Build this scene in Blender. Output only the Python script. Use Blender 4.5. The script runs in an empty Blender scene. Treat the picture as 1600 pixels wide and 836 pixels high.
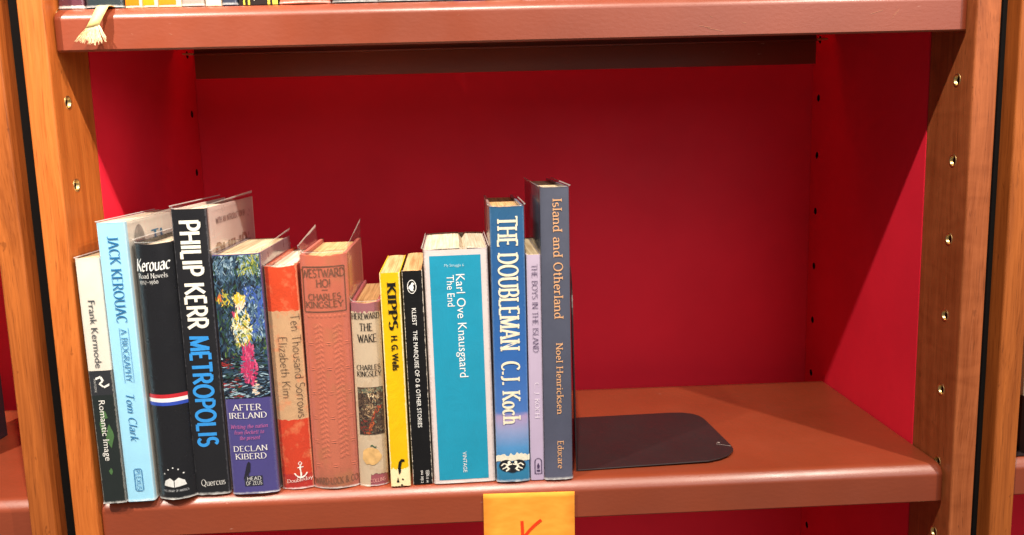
import bpy, bmesh, math, random
from mathutils import Vector, Matrix
R = math.radians
rnd = random.Random(7)
SC = bpy.context.scene
C = SC.collection

# ------------------------------------------------------------------ camera, light, exposure
cam_d = bpy.data.cameras.new('camera')
cam = bpy.data.objects.new('camera', cam_d)
C.objects.link(cam)
SC.camera = cam
right = Vector((0.9991, -0.0343, -0.0268)); down = Vector((-0.0316, -0.1483, -0.9884)); fwd = Vector((0.0299, 0.9883, -0.1493))
m = Matrix((right, -down, -fwd)).transposed().to_4x4()
m.translation = Vector((-0.0301, -0.6603, 0.2801))
cam.matrix_world = m
cam_d.sensor_width = 36.0
cam_d.lens = 29.42
cam_d.clip_start = 0.01
cam_d.clip_end = 50
cam_d.dof.use_dof = False

SC.view_settings.view_transform = 'Standard'
SC.view_settings.look = 'None'
SC.view_settings.exposure = 0.0
SC.view_settings.gamma = 1.0
SC.render.engine = 'CYCLES'
SC.cycles.max_bounces = 10
SC.cycles.transparent_max_bounces = 24
SC.cycles.use_denoising = True
SC.cycles.sample_clamp_indirect = 6.0

world = bpy.data.worlds.new('World')
SC.world = world
world.use_nodes = True
bg = world.node_tree.nodes['Background']
bg.inputs[0].default_value = (1.0, 0.91, 0.84, 1)
bg.inputs[1].default_value = 0.17

def spot(name, loc, target, power, size=R(95), blend=0.7, radius=0.012, col=(1, 0.90, 0.77)):
    l = bpy.data.lights.new(name, 'SPOT')
    l.energy = power; l.spot_size = size; l.spot_blend = blend; l.shadow_soft_size = radius; l.color = col
    o = bpy.data.objects.new(name, l); C.objects.link(o)
    o.location = loc
    o.rotation_euler = (Vector(target) - Vector(loc)).to_track_quat('-Z', 'Y').to_euler()
    return o
# a row of shelf spotlights, one above each bay, and an added area lamp as soft frontal fill
spot('shelf_spotlight', (0.74, -0.60, 1.21), (0.30, 0.0, 0.25), 70)
spot('shelf_spotlight', (-0.05, -0.60, 1.21), (0.02, 0.0, 0.25), 72)
spot('shelf_spotlight', (-0.74, -0.60, 1.21), (-0.60, 0.0, 0.30), 112, size=R(60))
al = bpy.data.lights.new('room_fill', 'AREA')
al.shape = 'RECTANGLE'; al.size = 1.6; al.size_y = 1.3; al.energy = 21; al.color = (1, 0.95, 0.92)
ao = bpy.data.objects.new('room_fill', al); C.objects.link(ao)
ao.location = (1.1, -2.1, 1.2)
ao.rotation_euler = (Vector((0.1, 0, 0.15)) - ao.location).to_track_quat('-Z', 'Y').to_euler()

# ------------------------------------------------------------------ node helpers
def new_mat(name):
    mt = bpy.data.materials.new(name); mt.use_nodes = True
    nt = mt.node_tree
    return mt, nt, nt.nodes['Principled BSDF']
def rgba(c): return (c[0], c[1], c[2], 1)
def srgb(r, g, b):
    f = lambda v: (v / 255 / 12.92) if v <= 10 else ((v / 255 + 0.055) / 1.055) ** 2.4
    return (f(r), f(g), f(b))
def node(nt, t, **kw):
    n = nt.nodes.new(t)
    for k, v in kw.items(): setattr(n, k, v)
    return n
def lk(nt, a, b): nt.links.new(a, b)
def mixc(nt, fac, a, b, mode='MIX'):
    n = node(nt, 'ShaderNodeMix', data_type='RGBA', blend_type=mode)
    for sock, val in ((n.inputs[0], fac), (n.inputs[6], a), (n.inputs[7], b)):
        if isinstance(val, (int, float)): sock.default_value = val
        elif isinstance(val, tuple): sock.default_value = rgba(val)
        else: lk(nt, val, sock)
    return n.outputs[2]
def math_(nt, op, a, b=None, c=None):
    n = node(nt, 'ShaderNodeMath', operation=op)
    for s, v in zip(n.inputs, (a, b, c)):
        if v is None: continue
        if isinstance(v, (int, float)): s.default_value = v
        else: lk(nt, v, s)
    return n.outputs[0]
def noise(nt, vec, scale, detail=3, rough=0.5, dist=0.0):
    n = node(nt, 'ShaderNodeTexNoise')
    n.inputs['Scale'].default_value = scale; n.inputs['Detail'].default_value = detail
    n.inputs['Roughness'].default_value = rough; n.inputs['Distortion'].default_value = dist
    if vec is not None: lk(nt, vec, n.inputs['Vector'])
    return n.outputs[0]
def remap(nt, v, a, b, c=0.0, d=1.0):
    n = node(nt, 'ShaderNodeMapRange'); n.clamp = True
    lk(nt, v, n.inputs[0])
    for i, x in enumerate((a, b, c, d)): n.inputs[i + 1].default_value = x
    return n.outputs[0]
def mapping(nt, vec, scale=(1, 1, 1), loc=(0, 0, 0)):
    n = node(nt, 'ShaderNodeMapping'); n.inputs['Scale'].default_value = scale; n.inputs['Location'].default_value = loc
    lk(nt, vec, n.inputs[0]); return n.outputs[0]
def objco(nt): return node(nt, 'ShaderNodeTexCoord').outputs['Object']
def bump(nt, b, h, strength, dist=0.001, prev=None):
    n = node(nt, 'ShaderNodeBump'); n.inputs['Strength'].default_value = strength; n.inputs['Distance'].default_value = dist
    lk(nt, h, n.inputs['Height'])
    lk(nt, n.outputs[0], b.inputs['Normal'])
    return n

def wood_mat(name, light, dark, seed, figure=0.0):
    mt, nt, b = new_mat(name)
    co = objco(nt)
    warp = noise(nt, mapping(nt, co, (1, 1, .35), (seed, 0, 0)), 9, 2)
    off = node(nt, 'ShaderNodeVectorMath', operation='ADD')
    cmb = node(nt, 'ShaderNodeCombineXYZ'); w_ = math_(nt, 'MULTIPLY', warp, 0.03)
    lk(nt, w_, cmb.inputs[0]); lk(nt, w_, cmb.inputs[1])
    lk(nt, co, off.inputs[0]); lk(nt, cmb.outputs[0], off.inputs[1])
    v0 = off.outputs[0]
    n1 = noise(nt, mapping(nt, v0, (1, 1, .05), (seed, seed * .7, seed)), 110, 4, 0.6)      # growth bands
    n2 = noise(nt, mapping(nt, v0, (1, 1, .025), (seed * 2, 0, 0)), 700, 4, 0.65)           # fibres
    n3 = noise(nt, mapping(nt, co, (1, 1, .3), (0, seed, 0)), 14, 3, 0.5, 0.8)              # broad tone
    f = math_(nt, 'ADD', math_(nt, 'MULTIPLY', n1, 0.50), math_(nt, 'MULTIPLY', n2, 0.35))
    f = math_(nt, 'ADD', f, math_(nt, 'MULTIPLY', n3, 0.35))
    if figure:
        cu = noise(nt, mapping(nt, co, (1, 1, 2.2), (seed, 2, 5)), 26, 3, 0.5, 1.2)         # ripple across the grain
        f = math_(nt, 'ADD', f, math_(nt, 'MULTIPLY', math_(nt, 'SUBTRACT', cu, 0.5), figure))
    col = mixc(nt, remap(nt, f, 0.44, 0.76), dark, light)
    fl = noise(nt, mapping(nt, v0, (1, 1, 0.03), (3, seed, 1)), 1100, 2)
    col = mixc(nt, remap(nt, fl, 0.60, 0.72, 0, 0.55), col, tuple(x * .45 for x in dark))
    dn = noise(nt, mapping(nt, co, (1, 1, .6), (seed, 9, 1)), 150, 3)
    col = mixc(nt, remap(nt, dn, 0.70, 0.74, 0, 0.45), col, tuple(x * .5 for x in dark))
    lk(nt, col, b.inputs['Base Color'])
    lk(nt, remap(nt, n2, .3, .7, .36, .52), b.inputs['Roughness'])
    b.inputs['Specular IOR Level'].default_value = 0.35
    bump(nt, b, n2, 0.15, 0.0006)
    return mt

def paint_mat(name, col, rough=0.33, spec=0.5, orange=0.25, scuff=0.0, var=0.10):
    mt, nt, b = new_mat(name)
    co = objco(nt)
    n = noise(nt, co, 9, 4)
    c = mixc(nt, remap(nt, n, 0.3, 0.7), tuple(x * (1 - var) for x in col), tuple(min(1, x * (1 + var)) for x in col))
    if scuff:
        s1 = noise(nt, mapping(nt, co, (1, 1, 5)), 60, 5, 0.65)
        s2 = noise(nt, co, 7, 2)
        msk = math_(nt, 'MULTIPLY', remap(nt, s1, 0.68, 0.74), remap(nt, s2, 0.52, 0.62))
        c = mixc(nt, math_(nt, 'MULTIPLY', msk, scuff), c, (0.72, 0.42, 0.33))
    lk(nt, c, b.inputs['Base Color'])
    rr = remap(nt, noise(nt, co, 30, 4), 0.3, 0.7, rough - 0.05, rough + 0.08)
    lk(nt, rr, b.inputs['Roughness'])
    b.inputs['Specular IOR Level'].default_value = spec
    h = noise(nt, mapping(nt, co, (0.5, 1, 1)), 420, 2)
    bump(nt, b, h, orange, 0.0006)
    return mt

def flat_mat(name, col, rough=0.5, spec=0.4, metallic=0.0, var=0.06, scale=300, bumpy=0.0):
    mt, nt, b = new_mat(name)
    n = noise(nt, objco(nt), scale, 3)
    c = mixc(nt, remap(nt, n, 0.3, 0.7), tuple(x * (1 - var) for x in col), tuple(min(1, x * (1 + var)) for x in col))
    lk(nt, c, b.inputs['Base Color'])
    b.inputs['Roughness'].default_value = rough
    b.inputs['Specular IOR Level'].default_value = spec
    b.inputs['Metallic'].default_value = metallic
    if bumpy: bump(nt, b, n, bumpy, 0.0005)
    return mt

def page_mat(name, col, dark, scale=1000):
    # leaves seen edge-on: thin lines along the depth of the book
    mt, nt, b = new_mat(name)
    v = mapping(nt, objco(nt), (1, 0.012, 0.03))
    n = noise(nt, v, scale, 2, 0.6)
    n2 = noise(nt, mapping(nt, objco(nt), (1, 0.1, .1)), 240, 3)
    f = math_(nt, 'ADD', math_(nt, 'MULTIPLY', n, 0.6), math_(nt, 'MULTIPLY', n2, 0.4))
    c = mixc(nt, remap(nt, f, 0.40, 0.58), dark, col)
    lk(nt, c, b.inputs['Base Color'])
    b.inputs['Roughness'].default_value = 0.85
    b.inputs['Specular IOR Level'].default_value = 0.1
    bump(nt, b, n, 0.5, 0.0005)
    return mt

def cover_mat(name, bands, rough=0.32, coat=0.0, wear=0.0, wearcol=(0.75, 0.70, 0.62), soft=False,
              jag=0.004, var=0.07, grain=0.0, crease=0.0, stain=None, spec=0.4, edge=0.045):
    """printed cover; bands = [(v from, colour)] going up the spine, UV.y in metres"""
    mt, nt, b = new_mat(name)
    uvn = node(nt, 'ShaderNodeUVMap'); uvn.uv_map = 'UVMap'
    sep = node(nt, 'ShaderNodeSeparateXYZ'); lk(nt, uvn.outputs[0], sep.inputs[0])
    co = objco(nt)
    if len(bands) == 1:
        col = None; base = bands[0][1]
    else:
        nz = noise(nt, co, 260, 4, 0.65)
        v = math_(nt, 'ADD', sep.outputs[1], math_(nt, 'MULTIPLY', math_(nt, 'SUBTRACT', nz, 0.5), jag))
        v = math_(nt, 'DIVIDE', v, 0.3)
        rp = node(nt, 'ShaderNodeValToRGB')
        rp.color_ramp.interpolation = 'LINEAR' if soft else 'CONSTANT'
        el = rp.color_ramp.elements
        while len(el) > 1: el.remove(el[-1])
        for i, (p, c) in enumerate(bands):
            e = el[0] if i == 0 else el.new(min(1, max(0, p / 0.3)))
            e.position = min(1, max(0, p / 0.3)); e.color = rgba(c)
        lk(nt, v, rp.inputs[0]); col = rp.outputs[0]; base = bands[0][1]
    n = noise(nt, co, 45, 5, 0.6)
    k = remap(nt, n, 0.28, 0.72, 1 - var, 1 + var)
    cc = node(nt, 'ShaderNodeCombineXYZ')
    for i in range(3): lk(nt, k, cc.inputs[i])
    col = mixc(nt, 1.0, col if col is not None else base, cc.outputs[0], 'MULTIPLY')
    if stain:
        sm = remap(nt, noise(nt, mapping(nt, co, (1, 1, 1), (3, 5, 1)), stain[1], 4, 0.6), 0.54, 0.68, 0, stain[2])
        col = mixc(nt, sm, col, stain[0])
    if wear:
        u = math_(nt, 'ABSOLUTE', math_(nt, 'SUBTRACT', sep.outputs[0], 0.5))
        we = remap(nt, math_(nt, 'ADD', u, math_(nt, 'MULTIPLY', math_(nt, 'SUBTRACT', noise(nt, co, 420, 4, 0.7), 0.5), 0.16)), 0.5 - edge, 0.5 - edge * .5)
        col = mixc(nt, math_(nt, 'MULTIPLY', we, wear), col, wearcol)
    lk(nt, col, b.inputs['Base Color'])
    lk(nt, remap(nt, noise(nt, co, 60, 3), 0.3, 0.7, max(.08, rough - 0.06), rough + 0.08), b.inputs['Roughness'])
    b.inputs['Specular IOR Level'].default_value = spec
    b.inputs['Coat Weight'].default_value = coat
    b.inputs['Coat Roughness'].default_value = 0.14
    hb = noise(nt, mapping(nt, co, (1, 1, 0.35)), 70, 4, 0.6)
    st = 0.10
    if crease: hb = noise(nt, mapping(nt, co, (1, 1, 0.5)), 55, 6, 0.75, 1.5); st = crease
    if grain:
        hb = math_(nt, 'ADD', hb, math_(nt, 'MULTIPLY', noise(nt, co, 1700, 2), grain)); st = max(st, 0.25)
    bump(nt, b, hb, st, 0.0012)
    return mt

def jacket_mat(name='clear_film', haze=0.05):
    mt, nt, b = new_mat(name)
    nt.nodes.remove(b)
    out = nt.nodes['Material Output']
    tr = node(nt, 'ShaderNodeBsdfTransparent'); tr.inputs[0].default_value = (0.97, 0.97, 0.97, 1)
    gl = node(nt, 'ShaderNodeBsdfGlossy'); gl.inputs['Roughness'].default_value = 0.09
    df = node(nt, 'ShaderNodeBsdfDiffuse'); df.inputs[0].default_value = (0.85, 0.84, 0.82, 1)
    uvn = node(nt, 'ShaderNodeUVMap'); uvn.uv_map = 'UVMap'
    sep = node(nt, 'ShaderNodeSeparateXYZ'); lk(nt, uvn.outputs[0], sep.inputs[0])
    co = objco(nt)
    bn = node(nt, 'ShaderNodeBump'); bn.inputs['Strength'].default_value = 0.35; bn.inputs['Distance'].default_value = 0.0016
    lk(nt, noise(nt, mapping(nt, co, (1, 1, 0.5)), 75, 4, 0.6, 1.0), bn.inputs['Height'])
    lk(nt, bn.outputs[0], gl.inputs['Normal'])
    fr = node(nt, 'ShaderNodeLayerWeight'); fr.inputs['Blend'].default_value = 0.5
    
    m1 = node(nt, 'ShaderNodeMixShader'); lk(nt, math_(nt, 'MULTIPLY_ADD', math_(nt, 'POWER', fr.outputs[1], 4.0), 0.7, 0.045), m1.inputs[0])
    lk(nt, tr.outputs[0], m1.inputs[1]); lk(nt, gl.outputs[0], m1.inputs[2])
    # UV.y runs 0..1 over the height of the film; cut edges whitish, the lower fringe a painted highlight on crinkles
    nz = noise(nt, co, 330, 4, 0.7)
    e1 = remap(nt, math_(nt, 'ADD', sep.outputs[1], math_(nt, 'MULTIPLY', math_(nt, 'SUBTRACT', nz, 0.5), 0.012)), 0.0, 0.012, 0.8, 0.0)
    e2 = remap(nt, sep.outputs[1], 0.9955, 0.998, 0.0, 0.5)
    f = math_(nt, 'ADD', math_(nt, 'MAXIMUM', e1, e2), haze)
    m2 = node(nt, 'ShaderNodeMixShader'); lk(nt, f, m2.inputs[0])
    lk(nt, m1.outputs[0], m2.inputs[1]); lk(nt, df.outputs[0], m2.inputs[2])
    lk(nt, m2.outputs[0], out.inputs[0])
    return mt

# ------------------------------------------------------------------ object helpers
def link_mesh(name, verts, faces, mats, parent=None, midx=None, uvs=None, smooth=False, loc=None):
    me = bpy.data.meshes.new(name)
    me.from_pydata([tuple(v) for v in verts], [], faces)
    if not isinstance(mats, (list, tuple)): mats = [mats]
    for mm in mats: me.materials.append(mm)
    if midx:
        me.polygons.foreach_set('material_index', midx)
    if uvs is not None:
        ul = me.uv_layers.new(name='UVMap')
        for p in me.polygons:
            for li, vi in zip(p.loop_indices, p.vertices):
                ul.data[li].uv = uvs[vi]
    if smooth: me.polygons.foreach_set('use_smooth', [True] * len(me.polygons))
    me.update()
    o = bpy.data.objects.new(name, me); C.objects.link(o)
    if parent: o.parent = parent
    if loc: o.location = loc
    return o
def obj_bm(name, bm, mats, parent=None, smooth=False, angle=None):
    me = bpy.data.meshes.new(name)
    bmesh.ops.recalc_face_normals(bm, faces=bm.faces)
    bm.to_mesh(me); bm.free()
    if not isinstance(mats, (list, tuple)): mats = [mats]
    for mm in mats: me.materials.append(mm)
    if smooth:
        me.polygons.foreach_set('use_smooth', [True] * len(me.polygons))
        if angle: me.set_sharp_from_angle(angle=R(angle))
    o = bpy.data.objects.new(name, me); C.objects.link(o)
    if parent: o.parent = parent
    return o
def bm_box(x0, x1, y0, y1, z0, z1, bev=0.0, seg=2, bm=None):
    b = bmesh.new()
    bmesh.ops.create_cube(b, size=1)
    for v in b.verts:
        v.co = Vector(((x0 + x1) / 2 + v.co.x * (x1 - x0), (y0 + y1) / 2 + v.co.y * (y1 - y0), (z0 + z1) / 2 + v.co.z * (z1 - z0)))
    if bev: bmesh.ops.bevel(b, geom=list(b.edges), offset=bev, segments=seg, affect='EDGES', profile=0.5)
    if bm is not None:
        me = bpy.data.meshes.new('t'); b.to_mesh(me); b.free(); bm.from_mesh(me); bpy.data.meshes.remove(me); return bm
    return b
def box(name, x0, x1, y0, y1, z0, z1, mat, parent=None, bev=0.0, seg=2):
    return obj_bm(name, bm_box(x0, x1, y0, y1, z0, z1, bev, seg), mat, parent, smooth=bev > 0, angle=50)
def thing(name, label, cat, loc=(0, 0, 0), rot=(0, 0, 0), group=None):
    o = bpy.data.objects.new(name, None); C.objects.link(o)
    o.empty_display_size = 0.02
    o.location = loc; o.rotation_euler = rot
    o['label'] = label; o['category'] = cat
    if group: o['group'] = group
    return o

# ------------------------------------------------------------------ lettering
def arc(cx, cy, rx, ry, a0, a1, n=9):
    return [(cx + rx * math.cos(R(a0 + (a1 - a0) * i / n)), cy + ry * math.sin(R(a0 + (a1 - a0) * i / n))) for i in range(n + 1)]
def stem(x, y0=0, y1=1): return ('s', [(x, y0), (x, y1)])
GL = {
'A': (.72, [('a', [(.04, 0), (.36, 1)]), ('b', [(.36, 1), (.68, 0)]), ('n', [(.15, .34), (.57, .34)])]),
'B': (.62, [stem(.1), ('n', [(.1, 1), (.3, 1)] + arc(.3, .76, .22, .24, 90, -90) + [(.1, .52)]), ('n', [(.3, .52)] + arc(.32, .26, .25, .26, 90, -90) + [(.1, 0)])]),
'C': (.68, [('c', arc(.4, .5, .34, .5, 48, 312, 14))]),
'D': (.74, [stem(.1), ('n', [(.1, 1), (.3, 1)] + arc(.3, .5, .36, .5, 90, -90, 14) + [(.1, 0)])]),
'E': (.58, [stem(.1), ('b', [(.1, 1), (.5, 1)]), ('b', [(.1, .52), (.4, .52)]), ('b', [(.1, 0), (.53, 0)])]),
'F': (.54, [stem(.1), ('b', [(.1, 1), (.5, 1)]), ('b', [(.1, .5), (.4, .5)])]),
'G': (.74, [('c', arc(.4, .5, .34, .5, 48, 318, 14)), ('b', [(.66, .08), (.66, .44)])]),
'H': (.74, [stem(.1), stem(.64), ('n', [(.1, .52), (.64, .52)])]),
'I': (.24, [stem(.12)]),
'J': (.40, [('a', [(.28, 1), (.28, .2)] + arc(.14, .2, .14, .22, 0, -130))]),
'K': (.68, [stem(.1), ('a', [(.6, 1), (.1, .42)]), ('b', [(.24, .58), (.64, 0)])]),
'L': (.56, [stem(.1), ('b', [(.1, 0), (.52, 0)])]),
'M': (.88, [('s', [(.08, 0), (.12, 1)]), ('n', [(.12, 1), (.44, .04), (.76, 1)]), ('s', [(.76, 1), (.80, 0)])]),
'N': (.74, [stem(.1), ('n', [(.1, 1), (.64, 0)]), stem(.64)]),
'O': (.80, [('n', arc(.4, .5, .34, .5, 0, 360, 22))]),
'P': (.60, [stem(.1), ('n', [(.1, 1), (.3, 1)] + arc(.3, .73, .25, .27, 90, -90) + [(.1, .46)])]),
'Q': (.80, [('n', arc(.4, .5, .34, .5, 0, 360, 22)), ('n', [(.4, .14), (.72, -.2)])]),
'R': (.66, [stem(.1), ('n', [(.1, 1), (.3, 1)] + arc(.3, .74, .24, .26, 90, -90) + [(.1, .48)]), ('b', [(.3, .48), (.62, 0)])]),
'S': (.56, [('c', arc(.28, .75, .2, .25, 35, 250, 9) + arc(.28, .26, .23, .26, 75, -150, 10))]),
'T': (.64, [('a', [(.32, 0), (.32, 1)]), ('s', [(.02, 1), (.62, 1)])]),
'U': (.74, [('s', [(.1, 1), (.1, .3)] + arc(.37, .3, .27, .3, 180, 360) + [(.64, 1)])]),
'V': (.70, [('s', [(.02, 1), (.35, 0), (.68, 1)])]),
'W': (1.0, [('s', [(.02, 1), (.27, 0), (.5, .9), (.73, 0), (.98, 1)])]),
'X': (.70, [('s', [(.04, 1), (.66, 0)]), ('s', [(.06, 0), (.64, 1)])]),
'Y': (.68, [('a', [(.02, 1), (.34, .46)]), ('a', [(.66, 1), (.34, .46)]), ('b', [(.34, .46), (.34, 0)])]),
'Z': (.62, [('n', [(.06, 1), (.56, 1), (.06, 0), (.58, 0)])]),
'a': (.50, [('c', arc(.24, .44, .16, .18, 160, 0) + [(.40, .08), (.47, 0)]), ('n', [(.40, .36), (.24, .34)] + arc(.22, .17, .16, .17, 90, 270) + [(.32, .02), (.40, .12)])]),
'b': (.54, [('b', [(.1, 0), (.1, 1)]), ('n', arc(.28, .31, .2, .31, 155, -155, 14))]),
'c': (.48, [('c', arc(.28, .31, .22, .31, 48, 312, 12))]),
'd': (.56, [('n', arc(.27, .31, .2, .31, 25, 335, 14)), stem(.46)]),
'e': (.52, [('n', [(.08, .34), (.46, .34)] + arc(.27, .31, .2, .31, 10, 312, 12))]),
'f': (.34, [('a', [(.14, 0), (.14, .8)] + arc(.27, .8, .13, .2, 180, 50)), ('n', [(.02, .62), (.3, .62)])]),
'g': (.56, [('n', arc(.27, .31, .2, .31, 25, 335, 14)), ('c', [(.46, .62), (.46, -.1)] + arc(.27, -.1, .19, .18, 0, -150))]),
'h': (.56, [stem(.1), ('b', arc(.28, .42, .17, .2, 160, 0) + [(.45, 0)])]),
'i': (.24, [('s', [(.12, 0), (.12, .62)]), ('d', [(.12, .80), (.12, .90)])]),
'j': (.24, [('a', [(.12, .62), (.12, -.15)] + arc(.02, -.15, .1, .13, 0, -120)), ('d', [(.12, .80), (.12, .90)])]),
'k': (.52, [stem(.1), ('a', [(.44, .62), (.1, .24)]), ('b', [(.2, .36), (.48, 0)])]),
'l': (.24, [stem(.12)]),
'm': (.84, [('s', [(.1, 0), (.1, .62)]), ('b', arc(.265, .42, .155, .2, 160, 0) + [(.42, 0)]), ('b', arc(.585, .42, .155, .2, 160, 0) + [(.74, 0)])]),
'n': (.56, [('s', [(.1, 0), (.1, .62)]), ('b', arc(.28, .42, .17, .2, 160, 0) + [(.45, 0)])]),
'o': (.54, [('n', arc(.27, .31, .21, .31, 0, 360, 18))]),
'p': (.54, [('s', [(.1, -.28), (.1, .62)]), ('n', arc(.28, .31, .2, .31, 155, -155, 14))]),
'q': (.56, [('n', arc(.27, .31, .2, .31, 25, 335, 14)), ('s', [(.46, .62), (.46, -.28)])]),
'r': (.38, [('s', [(.1, 0), (.1, .62)]), ('c', arc(.26, .42, .16, .2, 165, 50))]),
's': (.42, [('c', arc(.21, .46, .14, .16, 35, 250, 8) + arc(.21, .16, .16, .16, 75, -150, 9))]),
't': (.36, [('n', [(.16, .85), (.16, .12)] + arc(.27, .12, .11, .12, 180, 300, 6)), ('n', [(.02, .62), (.32, .62)])]),
'u': (.56, [('a', [(.1, .62), (.1, .2)] + arc(.28, .2, .18, .2, 180, 360)), ('s', [(.46, .62), (.46, 0)])]),
'v': (.50, [('s', [(.03, .62), (.25, 0), (.47, .62)])]),
'w': (.74, [('s', [(.03, .62), (.2, 0), (.37, .56), (.54, 0), (.71, .62)])]),
'x': (.50, [('s', [(.04, .62), (.46, 0)]), ('s', [(.06, 0), (.44, .62)])]),
'y': (.50, [('a', [(.03, .62), (.25, .02)]), ('a', [(.47, .62), (.16, -.28)])]),
'z': (.46, [('n', [(.05, .62), (.41, .62), (.05, 0), (.43, 0)])]),
'0': (.56, [('n', arc(.28, .33, .2, .33, 0, 360, 18))]), '1': (.34, [('a', [(.17, 0), (.17, .66), (.08, .58)])]),
'2': (.5, [('b', arc(.25, .48, .17, .18, 160, -40) + [(.07, 0), (.45, 0)])]),
'3': (.5, [('n', arc(.23, .50, .16, .16, 150, -80, 8) + arc(.23, .17, .2, .18, 80, -150, 9))]), '4': (.54, [('n', [(.48, .2), (.04, .2), (.36, .68), (.36, 0)])]),
'5': (.5, [('n', [(.42, .64), (.14, .64), (.12, .34)] + arc(.25, .2, .19, .2, 100, -150))]),
'6': (.54, [('n', arc(.28, .27, .2, .27, 0, 360, 16)), ('n', [(.08, .27), (.2, .75), (.42, .98)])]),
'7': (.5, [('n', [(.06, .62), (.45, .62), (.18, -.2)])]),
'9': (.54, [('n', arc(.27, .38, .2, .26, 0, 360, 16)), ('n', [(.47, .38), (.38, 0), (.12, -.24)])]),
'.': (.24, [('d', [(.1, .0), (.1, .10)])]), ',': (.24, [('d', [(.12, .08), (.07, -.14)])]),
'!': (.28, [('d', [(.14, 0), (.14, .10)]), ('d', [(.14, .28), (.14, 1)])]),
'-': (.7, [('n', [(.06, .32), (.64, .32)])]), '*': (.3, [('d', [(.15, .4), (.15, .5)])]),
'&': (.8, [('n', [(.74, .5), (.5, .08)] + arc(.32, .22, .24, .22, -40, -250) + arc(.34, .78, .17, .22, 220, -30) + [(.25, .5), (.76, 0)])]),
' ': (.34, []),
}
def stroke_text(s, thick=.13, thin=.05, serif=.12, slant=0.0, phi=15, track=.04):
    """returns (verts, faces, width) for a line of lettering, cap height 1"""
    V, F = [], []; x = 0.0; kk = 0
    def quad(pts):
        i = len(V)
        V.extend([(p[0], p[1], kk) for p in pts]); F.append(tuple(range(i, i + len(pts))))
    for ch in s:
        w, st = GL[ch]
        sub = []
        for fl, pts in st:
            cur = [pts[0]]; pieces = []
            for i in range(1, len(pts) - 1):
                cur.append(pts[i])
                l1 = math.dist(pts[i], pts[i - 1]) or 1; l2 = math.dist(pts[i + 1], pts[i]) or 1
                c = ((pts[i][0] - pts[i - 1][0]) * (pts[i + 1][0] - pts[i][0]) + (pts[i][1] - pts[i - 1][1]) * (pts[i + 1][1] - pts[i][1])) / (l1 * l2)
                if c < .35: pieces.append(cur); cur = [pts[i]]
            cur.append(pts[-1]); pieces.append(cur)
            for q_, pc_ in enumerate(pieces):
                f_ = fl
                if len(pieces) > 1:
                    f_ = ('a' if fl in 'as' and q_ == 0 else 'b' if fl in 'bs' and q_ == len(pieces) - 1 else 'n')
                sub.append((f_, pc_))
        for fl, pts in sub:
            kk = (kk + 1) % 7
            n = len(pts)
            closed = n > 3 and math.dist(pts[0], pts[-1]) < 1e-6
            i0 = len(V)
            for i, p in enumerate(pts):
                if closed and (i == 0 or i == n - 1): a, b = pts[n - 2], pts[1]
                else: a, b = pts[max(0, i - 1)], pts[min(n - 1, i + 1)]
                dx, dy = b[0] - a[0], b[1] - a[1]
                L = math.hypot(dx, dy) or 1
                th = math.atan2(dy, dx) - R(phi)
                t = math.hypot(thick * math.sin(th), thin * math.cos(th)) / 2
                if fl == 'd': t = thick * .6
                # mitre for sharp corners
                if 0 < i < n - 1:
                    l1 = math.dist(p, a) or 1; l2 = math.dist(b, p) or 1
                    c = ((p[0] - a[0]) * (b[0] - p[0]) + (p[1] - a[1]) * (b[1] - p[1])) / (l1 * l2)
                    t = t / max(.45, math.sqrt(max(0, (1 + c) / 2)))
                nx, ny = -dy / L * t, dx / L * t
                V.append((x + p[0] + nx, p[1] + ny, kk)); V.append((x + p[0] - nx, p[1] - ny, kk))
            for i in range(n - 1):
                q = i0 + 2 * i
                F.append((q, q + 1, q + 3, q + 2))
            if serif:
                ends = []
                if fl in 'as': ends.append((pts[0], pts[1]))
                if fl in 'bs': ends.append((pts[-1], pts[-2]))
                for e, prv in ends:
                    kk += 1
                    dx, dy = e[0] - prv[0], e[1] - prv[1]
                    h = max(thin, .04)
                    if abs(dy) > abs(dx) * .8:
                        yy = e[1] - (h if dy > 0 else 0)
                        quad([(x + e[0] - thick / 2 - serif, yy), (x + e[0] + thick / 2 + serif, yy), (x + e[0] + thick / 2 + serif, yy + h), (x + e[0] - thick / 2 - serif, yy + h)])
                    else:
                        s2 = serif * 1.1
                        lo, hi = (e[1] - s2, e[1] + thin / 2) if e[1] > .8 else ((e[1] - thin / 2, e[1] + s2) if e[1] < .2 else (e[1] - s2 * .7, e[1] + s2 * .7))
                        quad([(x + e[0] - h * .7, lo), (x + e[0] + h * .5, lo), (x + e[0] + h * .5, hi), (x + e[0] - h * .7, hi)])
        x += w + track
    if slant: V = [(a + slant * b, b, c) for a, b, c in V]
    return V, F, x - track
def sans_text(s, bold=0.0, space=1.0):
    cu = bpy.data.curves.new('t', 'FONT'); cu.body = s; cu.offset = bold; cu.resolution_u = 3; cu.space_character = space
    o = bpy.data.objects.new('t', cu); C.objects.link(o)
    dg = bpy.context.evaluated_depsgraph_get()
    me = bpy.data.meshes.new_from_object(o.evaluated_get(dg))
    V = [(v.co.x, v.co.y) for v in me.vertices]; F = [tuple(p.vertices) for p in me.polygons]
    bpy.data.objects.remove(o); bpy.data.curves.remove(cu); bpy.data.meshes.remove(me)
    x0 = min(v[0] for v in V); x1 = max(v[0] for v in V)
    ch = 0.729   # cap height of the built-in face
    return [((a - x0) / ch, b / ch, 0) for a, b in V], F, (x1 - x0) / ch
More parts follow.
